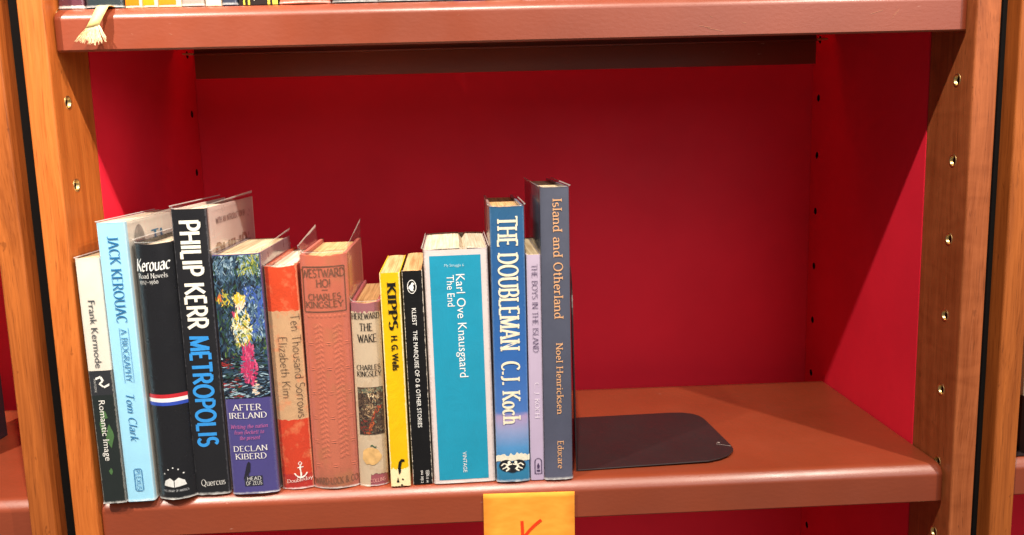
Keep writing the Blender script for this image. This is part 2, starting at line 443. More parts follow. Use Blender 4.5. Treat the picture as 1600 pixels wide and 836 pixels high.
STY = {
 'sans': lambda s: sans_text(s), 'sansb': lambda s: sans_text(s, .022), 'cond': lambda s: stroke_text(s, .155, .155, 0, phi=0, track=.07),
 'heavy': lambda s: stroke_text(s, .20, .165, 0, phi=0, track=.06),
 'thin': lambda s: stroke_text(s, .055, .055, 0, phi=0, track=.03),
 'roman': lambda s: stroke_text(s, .115, .05, .06, track=.08), 'didone': lambda s: stroke_text(s, .14, .045, .06, phi=2, track=.07),
 'romanb': lambda s: stroke_text(s, .15, .06, .06, track=.07), 'fat': lambda s: stroke_text(s, .22, .07, .07, phi=4, track=.10),
 'slab': lambda s: stroke_text(s, .125, .075, .075, track=.07), 'fine': lambda s: stroke_text(s, .085, .04, .07),
 'italic': lambda s: stroke_text(s, .11, .05, .03, slant=.24, track=.07), 'latin': lambda s: stroke_text(s, .19, .08, .075, phi=8, track=.08),
 'brush': lambda s: stroke_text(s, .17, .05, 0, slant=.18, phi=35), 'mono': lambda s: stroke_text(s, .10, .10, 0, phi=0, track=.06),
 'arts': lambda s: stroke_text(s, .13, .10, .05),
}

# ------------------------------------------------------------------ common materials
M = {}
M['post'] = wood_mat('cherry_wood', (0.63, 0.178, 0.034), (0.36, 0.080, 0.012), 1.3)
M['post_r'] = wood_mat('cherry_wood_figured', (0.42, 0.116, 0.036), (0.23, 0.053, 0.013), 4.1, .28)
M['post_n'] = wood_mat('cherry_wood_grained', (0.46, 0.125, 0.023), (0.20, 0.045, 0.008), 7.7)
M['red'] = paint_mat('red_laminate', (0.90, 0.025, 0.056), rough=0.50, spec=0.16, orange=0.04, var=0.06)
M['shelf'] = paint_mat('terracotta_enamel', (0.24, 0.044, 0.016), rough=0.40, spec=0.5, orange=0.20, scuff=0.5)
_pb = M['shelf'].node_tree.nodes['Principled BSDF']; _pb.inputs['Coat Weight'].default_value = 0.42; _pb.inputs['Coat Roughness'].default_value = 0.33; _pb.inputs['Coat IOR'].default_value = 1.6
M['brass'] = flat_mat('brass', (0.74, 0.54, 0.24), rough=0.40, metallic=1.0)
M['black'] = flat_mat('black_filler', (0.006, 0.006, 0.006), rough=0.7, spec=0.2)
M['dark'] = flat_mat('hole_shade', (0.01, 0.004, 0.004), rough=0.9, spec=0.1)  # near-black bore colour paints in the shade inside the holes
M['bookend'] = paint_mat('bookend_enamel', (0.024, 0.014, 0.015), rough=0.42, spec=0.45, orange=0.10, var=0.15)
M['film'] = jacket_mat('clear_film', 0.006)
M['film_cloudy'] = jacket_mat('cloudy_film', 0.03)
M['cream'] = page_mat('cream_pages', (0.68, 0.55, 0.36), (0.46, 0.33, 0.19))
M['white_pages'] = page_mat('white_pages', (0.70, 0.60, 0.47), (0.50, 0.40, 0.28))
M['tan'] = page_mat('browned_pages', (0.66, 0.41, 0.20), (0.44, 0.24, 0.10))
_ink = {}
def ink(r, g, b):
    k = (r, g, b)
    if k not in _ink:
        _ink[k] = flat_mat('ink_%02x%02x%02x' % k, srgb(*k), rough=0.38, spec=0.35, var=0.08, scale=500)
    return _ink[k]

# ------------------------------------------------------------------ bookcases
W, PW, YP, YR, YB, H = 0.3504, 0.0197, -0.011, 0.0549, 0.3097, 0.3880
Z0, Z1 = -0.55, 0.85
def cut(o, cutters):
    dg = bpy.context.evaluated_depsgraph_get()
    bmc = bmesh.new()
    for (x, y, z, r, d, s) in cutters:
        mtx = Matrix.Translation((x, y, z)) @ Matrix.Rotation(R(90), 4, 'Y')
        bmesh.ops.create_cone(bmc, cap_ends=True, segments=20, radius1=r, radius2=r, depth=d, matrix=mtx)
    me = bpy.data.meshes.new('cutter'); bmc.to_mesh(me); bmc.free()
    co = bpy.data.objects.new('cutter', me); C.objects.link(co); co.parent = o.parent
    md = o.modifiers.new('b', 'BOOLEAN'); md.object = co; md.operation = 'DIFFERENCE'; md.solver = 'EXACT'
    bpy.context.view_layer.update()
    dg = bpy.context.evaluated_depsgraph_get()
    nm = bpy.data.meshes.new_from_object(o.evaluated_get(dg))
    o.modifiers.clear(); old = o.data; o.data = nm; nm.name = o.name
    bpy.data.objects.remove(co); bpy.data.meshes.remove(me); bpy.data.meshes.remove(old)
def sleeve(parent, x, y, z, s, r=0.0042, name='pin_sleeve', mats=None):
    # s = +1: opens towards +x. flange ring, bore wall and floor
    prof = [(0.0006, r * .98), (0.0009, r * 1.12), (0.0006, r * 1.26), (0.0, r * 1.28), (0.0, r * 1.0)]
    prof = [(0.0, r * 1.26), (0.0004, r * 1.2), (0.0004, r * 1.02), (-0.0002, r * .90), (-0.0022, r * .88), (-0.0024, r * .80), (-0.0085, r * .78), (-0.0085, 0.0)]
    if mats: prof = [(-0.0002, r * .99), (-0.0085, r * .97), (-0.0085, 0.0)]
    V, F = [], []; n = 20
    for (dx, rr) in prof:
        for k in range(n):
            a = 2 * math.pi * k / n
            V.append((x + s * dx, y + rr * math.cos(a), z + rr * math.sin(a)))
    for i in range(len(prof) - 1):
        for k in range(n):
            F.append((i * n + k, i * n + (k + 1) % n, (i + 1) * n + (k + 1) % n, (i + 1) * n + k))
    nm_ = len(prof) - 1
    mi = [1 if (not mats and i >= 4) else 0 for i in range(nm_) for k in range(n)]
    return link_mesh(name, V, F, mats or [M['brass'], M['dark']], parent, mi, smooth=True)

def make_shelf(parent, cx, z, skew=0.0):
    """folded sheet shelf: thin deck, rounded nose, deep front lip, shallower rear lip"""
    w = W - 0.0012
    T, dk, r = 0.0322, 0.004, 0.0088
    prof = [(0.252, -dk), (0.252, 0.0), (r + .003, 0.0), (r + .0008, 0.0)]
    prof += [(r * .80, -r * .05), (r * .62, -r * .15), (r * .42, -r * .335), (r * .335, -r * .42), (r * .15, -r * .62), (r * .05, -r * .80), (0.0, -r), (0.0, -r - .0008), (0.0, -T + .0026)]
    prof += [(0.0, -T + .0012), (.0012, -T), (0.004, -T), (0.004, -dk)]
    V, F = [], []
    xs = [-w, -w + .0015, -w + .004, -w + .05, 0, w - .05, w - .004, w - .0015, w]
    for x in xs:
        e = 0.0008 if abs(x) == w else 0
        for (y, zz) in prof:
            V.append((cx + x, y + e + (skew * (x / w - 1) / 2 if y < .1 else 0), z + zz - (e if zz > -dk / 2 else 0)))
    n = len(prof)
    for i in range(len(xs) - 1):
        for k in range(n):
            F.append((i * n + k, i * n + (k + 1) % n, (i + 1) * n + (k + 1) % n, (i + 1) * n + k))
    F.append(tuple(range(n))); F.append(tuple(reversed(range((len(xs) - 1) * n, len(xs) * n))))
    sh = link_mesh('shelf', V, F, M['shelf'], parent, smooth=True)
    sh.data.set_sharp_from_angle(angle=R(40))
    # end caps folded inside the front lip, rear lip
    for s in (-1, 1):
        x = cx + s * (w - .0004)
        box('end_flange', min(x, x - s * .0012), max(x, x - s * .0012), 0.0065, 0.030, z - T + .004, z - dk - .0002, M['shelf'], sh)
    box('rear_lip', cx - 0.327, cx + 0.327, 0.2425, 0.2452, z - 0.035, z - 0.0044, M['shelf'], sh, bev=0.0005)
    box('rear_rib', cx - 0.327, cx + 0.327, 0.2385, 0.2422, z - 0.0113, z - 0.0095, M['shelf'], sh, bev=0.0003)
    return sh
def clip(parent, x, y, z, s):
    b = bm_box(min(x, x + s * .011), max(x, x + s * .011), y - .005, y + .005, z - .0016, z, .0004)
    return obj_bm('shelf_clip', b, M['brass'], parent)

def make_bookcase(label, cx, side, mats, shelves, holes=True):
    t = thing('bookcase', label, 'bookcase', (cx, 0, Z0), group='bookcases standing side by side')
    t.location = (cx, 0, Z0)
    h0, h1 = 0.0, Z1 - Z0
    for s in (-1, 1):
        if side and s != side and side != 0: pass
        xi, xo = s * W, s * (W + PW)
        mat = mats[0] if s < 0 else mats[1]
        p = obj_bm('post', bm_box(min(xi, xo), max(xi, xo), YP, YR, h0, h1, .0020, 4), mat, t)
        q = box('side_panel', min(xi, xo), max(xi, xo), YR + .0002, YB + .012, h0, h1, M['red'], t)
        zs = [-0.0011 + .064 * k for k in range(-3, 10)]
        if holes:
            cut(p, [(xi, 0.0116, z - Z0, .0040, .018, s) for z in zs])
            cut(q, [(xi, 0.2914, z - Z0, .0040, .034, s) for z in zs])
            for z in zs:
                sleeve(p, xi, 0.0116, z - Z0, -s)
                sleeve(q, xi, 0.2914, z - Z0, -s, r=0.0040, name='pin_hole', mats=M['dark'])
                
    box('back_panel', -W + .0002, W - .0002, YB, YB + .012, h0, h1, M['red'], t)
    for z, sk in shelves:
        sh = make_shelf(t, 0, z - Z0, sk)
        if holes:
            for s in (-1, 1):
                clip(sh, s * 0.3372, 0.2415, z - Z0 - .0092, -s)
    if holes:
        for s in (-1, 1):
            x0 = s * (W + PW + .0003); x1 = s * (W + PW + .0146)
            box('joint_strip', min(x0, x1), max(x0, x1), 0.006, 0.05, h0, h1, M['black'], t)
    return t
SH = [(-0.36, 0), (0.0, 0.007), (H, 0), (0.79, 0)]  # topmost shelf is unseen, added to block light entering from above
make_bookcase('cherry wood bookcase bay with red interior holding the row of books', 0, 0, (M['post'], M['post_r']), SH)
PITCH = 2 * (W + PW) + 0.015
make_bookcase('next bookcase past the black joint at the left edge of the photo', -PITCH, 0, (M['post_n'], M['post_n']), [(-0.36, 0), (0.0, 0), (H, 0), (0.79, 0)], holes=False)
make_bookcase('next bookcase past the black joint at the right edge of the photo', PITCH, 0, (M['post_n'], M['post_n']), [(-0.36, 0), (0.003, 0), (H, 0), (0.79, 0)], holes=False)

# fine scratches in the enamel of the upper lip
up_shelf = [o for o in bpy.data.objects if o.name.startswith('shelf') and o.parent and abs(o.parent.location.x) < .01 and abs(max(v.co.z for v in o.data.vertices) - (H - Z0)) < .003][0]
scr_mat = flat_mat('bare_scratch', (.42, .15, .085), rough=.5)
for (x0, z0, x1, z1, w_) in [(0.2728, 0.3699, 0.2827, 0.3726, 0.00035), (0.2895, 0.3657, 0.2948, 0.3718, 0.00035), (0.2909, 0.3685, 0.2958, 0.3732, 0.00035), (0.2927, 0.3743, 0.2937, 0.3757, 0.00035), (0.1389, 0.3642, 0.1479, 0.3626, 0.00035), (0.1459, 0.3622, 0.1579, 0.3595, 0.00035), (0.1478, 0.3712, 0.1498, 0.3702, 0.00035), (-0.2642, 0.3671, -0.2624, 0.3662, 0.00035), (-0.2927, 0.3682, -0.2914, 0.3668, 0.00035), (0.1728, 0.3659, 0.1758, 0.3653, 0.00035), (-0.0464, 0.3755, -0.0449, 0.3768, 0.00035)]:
    i = 0; V = [(x0, -.0002, z0 - Z0), (x1, -.0002, z1 - Z0), (x1, -.0002, z1 - Z0 + w_), (x0, -.0002, z0 - Z0 + w_)]
    link_mesh('scratch', V, [(0, 1, 2, 3)], scr_mat, up_shelf)

# ------------------------------------------------------------------ books
class Book:
    def __init__(s, kind, label, group, x, y, z, T, Hh, D, a=0.0, lean=0.0, bul=0.0004):
        s.T, s.H, s.D, s.bul = T, Hh, D, bul
        s.root = thing(kind, label, 'book', (x, y, z + .0003), (0, math.atan(lean), R(a)), group)
    def yb(s, u):   # front surface of the spine at fraction u
        k = 2 * u - 1
        return -s.bul * (1 - k * k) if s.bul > .0006 else -s.bul * (1 - k ** 6)
    def P(s, u, v, off=.0003):
        k = 2 * u - 1
        n = Vector((4 * s.bul * k / s.T if s.bul > .0006 else 0, -1, 0)).normalized()
        return Vector((u * s.T, s.yb(u), v)) + n * off
    def profile(s, off, rc=0.0012, nb=12, D=None):
        """outline from left fore-edge round the spine to the right fore-edge, moved out by off; (x, y, ucoord)"""
        D = D or s.D
        g = .0008 if s.root.name.startswith('hardcover') else 0
        pts = [(-off, D, -1.0), (-off, D * .5, -.5), (-off, .0098, -.08), (-off + g * .8, .0080, -.06), (-off + g, .0068, -.05), (-off + g * .8, .0056, -.04), (-off, .0042, -.03), (-off, rc * 1.2, -.012)]
        for i in range(nb + 1):
            u = i / nb
            uu = min(max(u, .012), .988)
            p = s.P(uu, 0, off)
            pts.append((p.x, p.y + (rc * .35 if u in (0, 1) else 0), u))
        pts += [(s.T + off, rc * 1.2, 1.012), (s.T + off, .0042, 1.03), (s.T + off - g * .8, .0056, 1.04), (s.T + off - g, .0068, 1.05), (s.T + off - g * .8, .0080, 1.06), (s.T + off, .0098, 1.08), (s.T + off, D * .5, 1.5), (s.T + off, D, 2.0)]
        return pts
    def cover(s, spine, front, back=None, tc=.0005, rows=8, wob=0.0, top_dip=0.0):
        o, i = s.profile(0), s.profile(-tc)
        V, UV, F, MI = [], [], [], []
        n = len(o); zs = [s.H * k / rows for k in range(rows + 1)]
        rr = random.Random(int(s.T * 1e6))
        for lay, pf in ((0, o), (1, i)):
            for k, z in enumerate(zs):
                for (x, y, u) in pf:
                    zz = z
                    if k == rows: zz -= top_dip * math.exp(-((u - .5) / .32) ** 2) - (rr.uniform(-wob, wob) if 0 < u < 1 else 0)
                    if k == 0: zz += abs(rr.uniform(0, wob)) if 0 < u < 1 else 0
                    V.append((x, y, zz)); UV.append((u, zz))
        def mi(j):
            u = (o[j][2] + o[j + 1][2]) / 2
            return 0 if -.022 < u < 1.022 else (1 if u > 1 else 2)
        N = n * (rows + 1)
        for k in range(rows):
            for j in range(n - 1):
                a = k * n + j
                F.append((a, a + 1, a + n + 1, a + n)); MI.append(mi(j))
                a += N
                F.append((a, a + n, a + n + 1, a + 1)); MI.append(mi(j))
        for j in range(n - 1):
            F.append((j, N + j, N + j + 1, j + 1)); MI.append(mi(j))
            a = rows * n + j
            F.append((a, a + 1, N + a + 1, N + a)); MI.append(mi(j))
        for j in (0, n - 1):
            for k in range(rows):
                a = k * n + j
                F.append((a, a + n, N + a + n, N + a)); MI.append(1 if j else 2)
        c = link_mesh('cover', V, F, [spine, front, back or front], s.root, MI, UV, smooth=True)
        c.data.set_sharp_from_angle(angle=R(35))
        s.tc = tc
        return c
    def pages(s, mat, recess=0.0, crack=None, bow=0.0):
        g = s.tc + .0002
        pf = [(x, y) for x, y, u in s.profile(-g) if y < s.D * .4]
        x0, x1 = g, s.T - g
        D = s.D - (.003 if recess else .0005)
        pf = [(x0, D)] + pf + [(x1, D)]
        bm = bmesh.new()
        z0, z1 = recess + .0002, s.H - recess - .0004
        bot = [bm.verts.new((x, y, z0)) for x, y in pf]
        top = [bm.verts.new((x, y, z1)) for x, y in pf]
        n = len(pf)
        for k in range(n):
            bm.faces.new((bot[k], bot[(k + 1) % n], top[(k + 1) % n], top[k]))
        bm.faces.new(list(reversed(bot)))
        if bow or crack:
            # top built as strips across the thickness so it can bow or split
            m = 16
            rows = []
            for i in range(m + 1):
                u = i / m; x = x0 + (x1 - x0) * u
                dz = bow * (1 - (2 * u - 1) ** 2)
                if crack and abs(u - crack) < .5 / m: dz = -.004
                yf = s.yb(min(max(u, .02), .98)) + g
                rows.append((bm.verts.new((x, yf, z1 + dz)), bm.verts.new((x, D, z1 + dz))))
            for a, b in zip(rows[:-1], rows[1:]): bm.faces.new((a[0], b[0], b[1], a[1]))
            if crack: 
                pass
        else:
            bm.faces.new(top)
        return obj_bm('page_block', bm, mat, s.root)
    def jacket(s, up=.006, mat='film', off=.0006, lift=(.0, .0), D=None, seed=0, bot=.0):
        D = D or s.D * .96
        pf = s.profile(off, D=D)
        rr = random.Random(seed + int(s.H * 1e5))
        zs = [.0006 + bot, .0015, .003, .006] + [s.H * k / 10 for k in range(1, 10)] + [s.H - .004, s.H, s.H + up * .5, s.H + up]
        V, UV, F = [], [], []
        n = len(pf); top = zs[-1]
        for k, z in enumerate(zs):
            f = max(0, (z - s.H) / up) if up else 0
            for j, (x, y, u) in enumerate(pf):
                dz = 0; dx = 0; dy = 0
                if k == len(zs) - 1:
                    back = max(0, min(1, (y / D)))
                    dz = (lift[0] if u < .5 else lift[1]) * back
                    dz -= up * .75 if 0.02 < u < .98 else 0
                if k < 3 and 0 <= u <= 1: dy = -abs(rr.gauss(0, .0004)); 
                if k >= len(zs) - 3 and not (0 < u < 1):
                    dx = (-1 if u < .5 else 1) * (f * .0008 + rr.uniform(0, .0003) * f)
                V.append((x + dx, y + dy, z + dz)); UV.append((u, min(1, (z) / top)))
        for k in range(len(zs) - 1):
            for j in range(n - 1):
                a = k * n + j
                F.append((a, a + 1, a + n + 1, a + n))
        return link_mesh('plastic_jacket', V, F, M[mat], s.root, None, UV, smooth=True)
    # ---- flat marks wrapped on the spine; coordinates (u, v) with u as fraction of the thickness, v in metres
    def marks(s, name, polys, mat, off=.0004, midx=None):
        V, F = [], []
        if s.bul > .002:
            for k, p in enumerate(polys):
                bm = bmesh.new(); bm.faces.new([bm.verts.new((u, v * 20, 0)) for u, v in p])
                for c in range(1, 25):
                    bmesh.ops.bisect_plane(bm, geom=bm.verts[:] + bm.edges[:] + bm.faces[:], plane_co=(c / 25, 0, 0), plane_no=(1, 0, 0))
                bm.verts.index_update(); i = len(V)
                V += [s.P(v.co.x, v.co.y / 20, off + (k % 9) * .000006) for v in bm.verts]
                F += [tuple(i + v.index for v in f.verts) for f in bm.faces]
                bm.free()
            return link_mesh(name, V, F, mat, s.root)
        for k, p in enumerate(polys):
            i = len(V)
            for (u, v) in p: V.append(s.P(u, v, off + (k % 9) * .000006))
            F.append(tuple(range(i, i + len(p))))
        return link_mesh(name, V, F, mat, s.root, midx)
    def rect(s, name, u0, u1, v0, v1, mat, off=.0002, n=10):
        V, F = [], []
        for i in range(n + 1):
            u = u0 + (u1 - u0) * i / n
            V += [s.P(u, v0, off), s.P(u, v1, off)]
        for i in range(n): F.append((2 * i, 2 * i + 2, 2 * i + 3, 2 * i + 1))
        return link_mesh(name, V, F, mat, s.root, smooth=True)
    def down(s, name, txt, sty, mat, b, t, v0, v1, off=.0005):
        """line reading downwards: cap tops to the right; b,t = baseline/cap line as fractions; v0 (start) > v1 (end)"""
        V, F, w = STY[sty](txt)
        sx = (v0 - v1) / w
        return link_mesh(name, [s.P(b + (t - b) * y, v0 - x * sx, off + k * .000012) for x, y, k in V], F, mat, s.root)
    def line(s, name, txt, sty, mat, a, b, vcap, off=.0005):
        """horizontal line from a=(u,v) baseline start to b=(u,v) baseline end"""
        V, F, w = STY[sty](txt)
        ch = vcap - (a[1] + b[1]) / 2
        return link_mesh(name, [s.P(a[0] + (b[0] - a[0]) * x / w, a[1] + (b[1] - a[1]) * x / w + y * ch, off + k * .000012) for x, y, k in V], F, mat, s.root)
    def side_line(s, name, txt, sty, mat, y0, y1, z, ch, side=1, slope=0.0):
        V, F, w = STY[sty](txt)
        X = s.T + .0003 if side > 0 else -.0003
        return link_mesh(name, [(X + k * .000012, y0 + (y1 - y0) * x / w, z + y * ch + slope * x / w) for x, y, k in V], F, mat, s.root)

BK = {k: v for k, v in {"kermode":{"x":-0.34432,"y":-0.01142,"T":0.01797,"H":0.19928,"D":0.12,"a":1.5,"lean":-0.01274,"bul":0.0004},
"jack":{"x":-0.32589,"y":-0.00943,"T":0.02156,"H":0.22613,"D":0.135,"a":1.5,"lean":-0.01368,"bul":0.0004},
"road":{"x":-0.30249,"y":-0.0028,"T":0.02983,"H":0.20907,"D":0.125,"a":1.5,"lean":-0.011,"bul":0.007},
"metro":{"x":-0.27337,"y":-0.00158,"T":0.02683,"H":0.23424,"D":0.15,"a":1.7,"lean":-0.00515,"bul":0.001},
"after":{"x":-0.24336,"y":-0.00286,"T":0.03702,"H":0.19765,"D":0.125,"a":2.2,"lean":-0.01084,"bul":0.0015},
"ten":{"x":-0.2048,"y":0.0049,"T":0.02585,"H":0.18635,"D":0.13,"a":2.2,"lean":-0.01621,"bul":0.003},
"west":{"x":-0.17861,"y":0.00563,"T":0.03722,"H":0.19496,"D":0.115,"a":2.4,"lean":-0.00255,"bul":0.006},
"here":{"x":-0.14104,"y":0.00653,"T":0.02322,"H":0.15489,"D":0.11,"a":2.4,"lean":0.00201,"bul":0.004},
"kipps":{"x":-0.11494,"y":0.00017,"T":0.0161,"H":0.17853,"D":0.108,"a":2.6,"lean":-0.00583,"bul":0.0004},
"kleist":{"x":-0.09688,"y":0.00266,"T":0.0162,"H":0.17938,"D":0.112,"a":2.6,"lean":-0.00791,"bul":0.0004},
"knaus":{"x":-0.07942,"y":0.00193,"T":0.05123,"H":0.19608,"D":0.125,"a":2.2,"lean":-0.00515,"bul":0.0004},
"double":{"x":-0.02736,"y":0.00134,"T":0.02745,"H":0.2287,"D":0.15,"a":1.6,"lean":0.00222,"bul":0.0015},
"boys":{"x":0.00086,"y":0.00283,"T":0.01156,"H":0.18948,"D":0.125,"a":1.5,"lean":0.00385,"bul":0.0004},
"island":{"x":0.01268,"y":0.00177,"T":0.02322,"H":0.24296,"D":0.16,"a":1.5,"lean":0.00337,"bul":0.001}}.items()}
ROW = 'books standing in a row on the middle shelf'
def mid(key, kind, label):
    d = BK[key]
    return Book(kind, label, ROW, d['x'], d['y'], 0.0, d['T'], d['H'], d['D'], d['a'], d['lean'], d['bul'])
def ellipse(cx, cy, rx, ry, n=20, a0=0, a1=360):
    return [(cx + rx * math.cos(R(a0 + (a1 - a0) * i / n)), cy + ry * math.sin(R(a0 + (a1 - a0) * i / n))) for i in range(n if a1 - a0 == 360 else n + 1)]
def outline(pts, wu, wv, closed=True):
    """ribbon quads along a polyline in (u,v), width given per axis"""
    out = []; n = len(pts)
    for i in range(n if closed else n - 1):
        a, b = pts[i], pts[(i + 1) % n]
        if abs(a[0] - b[0]) * wv > abs(a[1] - b[1]) * wu:
            out.append([(a[0], a[1] - wv / 2), (b[0], b[1] - wv / 2), (b[0], b[1] + wv / 2), (a[0], a[1] + wv / 2)])
        else:
            out.append([(a[0] - wu / 2, a[1]), (a[0] + wu / 2, a[1]), (b[0] + wu / 2, b[1]), (b[0] - wu / 2, b[1])])
    return out

# 1 --- cream and dark green paperback
b = mid('kermode', 'paperback_book', 'thin paperback with cream upper spine and dark green lower spine against the left post')
vb = 0.10956; vg = 0.08923
sp = cover_mat('cream_over_dark_green_spine', [(0, srgb(26, 35, 35)), (vg, srgb(42, 44, 50)), (vb, srgb(226, 219, 206))], jag=.0004, wear=.25, stain=(srgb(44, 66, 44), 40, .0))
b.cover(sp, cover_mat('dark_green_board', [(0, srgb(36, 60, 44))]), rows=6)
b.pages(M['cream'])
b.down('author_lettering', 'Frank Kermode', 'sans', ink(74, 76, 82), .36, .66, 0.16641, 0.11267)
b.down('title_lettering', 'Romantic Image', 'sans', ink(232, 230, 224), .32, .60, 0.08608, 0.03623)
gl = []
for (cu, y, ru, rv) in ((.62, 0.05599, .2, .011), (.35, 0.06395, .13, .008), (.5, 0.02709, .12, .003), (.45, 0.07452, .25, .006)):
    rr = random.Random(int(cu * 100)); gl.append([(cu + ru * math.cos(k * .7) * rr.uniform(.4, 1), y + rv * math.sin(k * .7) * rr.uniform(.5, 1)) for k in range(9)])
b.marks('leaf_picture', gl, ink(74, 112, 66), off=.00025)
vc = 0.09968
lg = outline([(.30, vc + .004), (.52, vc + .0055), (.60, vc + .002), (.44, vc), (.62, vc - .003), (.86, vc - .001)], .11, .0018, False)
b.marks('publisher_emblem', lg, ink(236, 234, 228))
b.down('publisher_lettering', 'ROUTLEDGE', 'mono', ink(210, 208, 204), .22, .30, vc + .004, vc - .007)
b.jacket(up=.001)

# 2 --- pale blue paperback
b = mid('jack', 'paperback_book', 'tall pale blue paperback with blue serif title, second from the left post')
fr = cover_mat('white_front_board', [(0, srgb(228, 222, 212))], var=.04)
b.cover(cover_mat('pale_blue_spine', [(0, srgb(160, 218, 246))], wear=.5, wearcol=srgb(200, 226, 238), rough=.4, var=.05), fr)
b.pages(M['white_pages'])
bl = ink(32, 112, 166)
b.down('title_lettering', 'JACK KEROUAC', 'didone', bl, .36, .72, 0.21579, 0.14751)
b.down('subtitle_lettering', 'A BIOGRAPHY', 'roman', bl, .46, .66, 0.14238, 0.09990)
b.marks('ruled_lines', [[(u, 0.14341), (u + .014, 0.14341), (u + .014, 0.09885), (u, 0.09885)] for u in (.40, .72)], bl)
b.down('author_lettering', 'Tom Clark', 'italic', bl, .38, .66, 0.09099, 0.05178)
v0, v1 = 0.02759, 0.00914
b.marks('publisher_emblem', outline([(.36, v1 + .001), (.36, v0 - .001), (.40, v0), (.60, v0), (.64, v0 - .001), (.64, v1 + .001), (.60, v1), (.40, v1)], .03, .0006), bl)
b.down('publisher_lettering', 'PLEXUS', 'mono', bl, .42, .58, v0 - .001, v1 + .001)
# front cover: grey oval portrait and part of a title, just visible above the neighbour
ov = [(b.T + .0003, .026 + .012 * math.cos(a * .3), .205 + .017 * math.sin(a * .3)) for a in range(21)]
link_mesh('portrait_oval', ov, [tuple(range(21))], flat_mat('grey_halftone', srgb(150, 146, 142), var=.25, scale=120), b.root)
b.side_line('cover_lettering', 'TI', 'cond', ink(36, 120, 160), .052, .078, .2065, .0075)
b.jacket(up=.0012, lift=(0, .002))

# 3 --- near-black hardcover with tricolour band
b = mid('road', 'hardcover_book', 'black rounded-spine hardcover with a red, white and blue band')
blk = cover_mat('black_jacket', [(0, srgb(15, 17, 24))], rough=.28, coat=.15, var=.08)
b.cover(blk, blk, tc=.0022, top_dip=.001)
b.pages(M['white_pages'], .003)
wh = ink(240, 240, 238)
b.line('title_script', 'Kerouac', 'brush', wh, (.06, 0.18718), (.90, 0.18870), 0.19778)
b.line('subtitle_lettering', 'Road Novels', 'fine', wh, (.10, 0.18162), (.84, 0.18212), 0.18567)
b.line('date_lettering', '1957-1960', 'fine', wh, (.11, 0.17730), (.62, 0.17756), 0.18111)
va, vb2, vc2, vd = 0.08817, 0.08499, 0.08181, 0.07889
for nm, a, c, colr in (('red_band', va, vb2, (196, 36, 48)), ('white_band', vb2, vc2, (240, 238, 236)), ('blue_band', vc2, vd, (44, 74, 180))):
    b.rect(nm, .0, 1.0, c, a, ink(*colr), .0003, 14)
ve = 0.01207
em = [[(.22, ve), (.49, ve - .0015), (.49, ve + .004), (.40, ve + .0065), (.26, ve + .004)], [(.51, ve - .0015), (.80, ve), (.76, ve + .004), (.62, ve + .0065), (.51, ve + .004)]]
for k, (u, dv) in enumerate(((.26, .010), (.37, .0135), (.5, .0150), (.63, .0135), (.75, .010))): em.append(ellipse(u, ve + dv, .022, .0006, 8))
b.marks('publisher_emblem', em, ink(226, 226, 224))
b.line('publisher_lettering', 'THE LIBRARY OF AMERICA', 'mono', ink(190, 192, 196), (.18, ve - .0052), (.84, ve - .0052), ve - .0034)
b.jacket(up=.003)

# 4 --- black spine with large white and blue capitals
b = mid('metro', 'hardcover_book', 'tall black-spined book with big white and bright blue capitals and pinkish white cover')
fr = cover_mat('pinkish_white_board', [(0, srgb(226, 204, 196))], var=.05, coat=.4)
b.cover(cover_mat('soft_black_spine', [(0, srgb(17, 18, 25))], rough=.36, coat=.05, wear=.35, wearcol=srgb(120, 120, 126), edge=.03), fr, tc=.0015)
b.pages(M['white_pages'], .002)
b.down('author_lettering', 'PHILIP KERR', 'heavy', ink(238, 234, 222), .22, .78, 0.22550, 0.13926)
b.down('title_lettering', 'METROPOLIS', 'heavy', ink(48, 146, 222), .22, .77, 0.13301, 0.04195)
b.line('publisher_lettering', 'Quercus', 'fine', ink(232, 230, 226), (.18, 0.00801), (.90, 0.00884), 0.01379)
b.side_line('cover_lettering', 'WITH AN INTRODUCTION BY', 'cond', ink(150, 128, 122), .024, .118, .2195, .0050)
b.side_line('cover_lettering', 'PHILIP', 'heavy', ink(150, 118, 104), .018, .118, .183, .0200)
b.jacket(up=.003, lift=(.0, .003))

# 5 --- painting above an indigo spine
b = mid('after', 'hardcover_book', 'thick book with a dabbed painting above an indigo lower spine')
pv = 0.08142
b.cover(cover_mat('indigo_spine', [(0, srgb(72, 66, 130))], rough=.34, coat=.4, var=.05, wear=.3, wearcol=srgb(120, 114, 150)), cover_mat('grey_lilac_board', [(0, srgb(138, 122, 128))], coat=.3), tc=.0014)
b.pages(M['cream'], .0006)
PAL = [srgb(*c) for c in ((26, 42, 62), (44, 72, 96), (86, 116, 142), (150, 176, 190), (216, 222, 214), (40, 70, 50), (96, 120, 60), (170, 170, 70), (226, 190, 60), (208, 110, 50),
       (186, 46, 96), (214, 90, 130), (240, 206, 180), (60, 92, 170), (12, 16, 26), (140, 40, 40), (224, 214, 160))]
pm = [flat_mat('oil_paint', c, rough=.4, var=.2, scale=900) for c in PAL]
rp = random.Random(31)
polys, mi = [], []
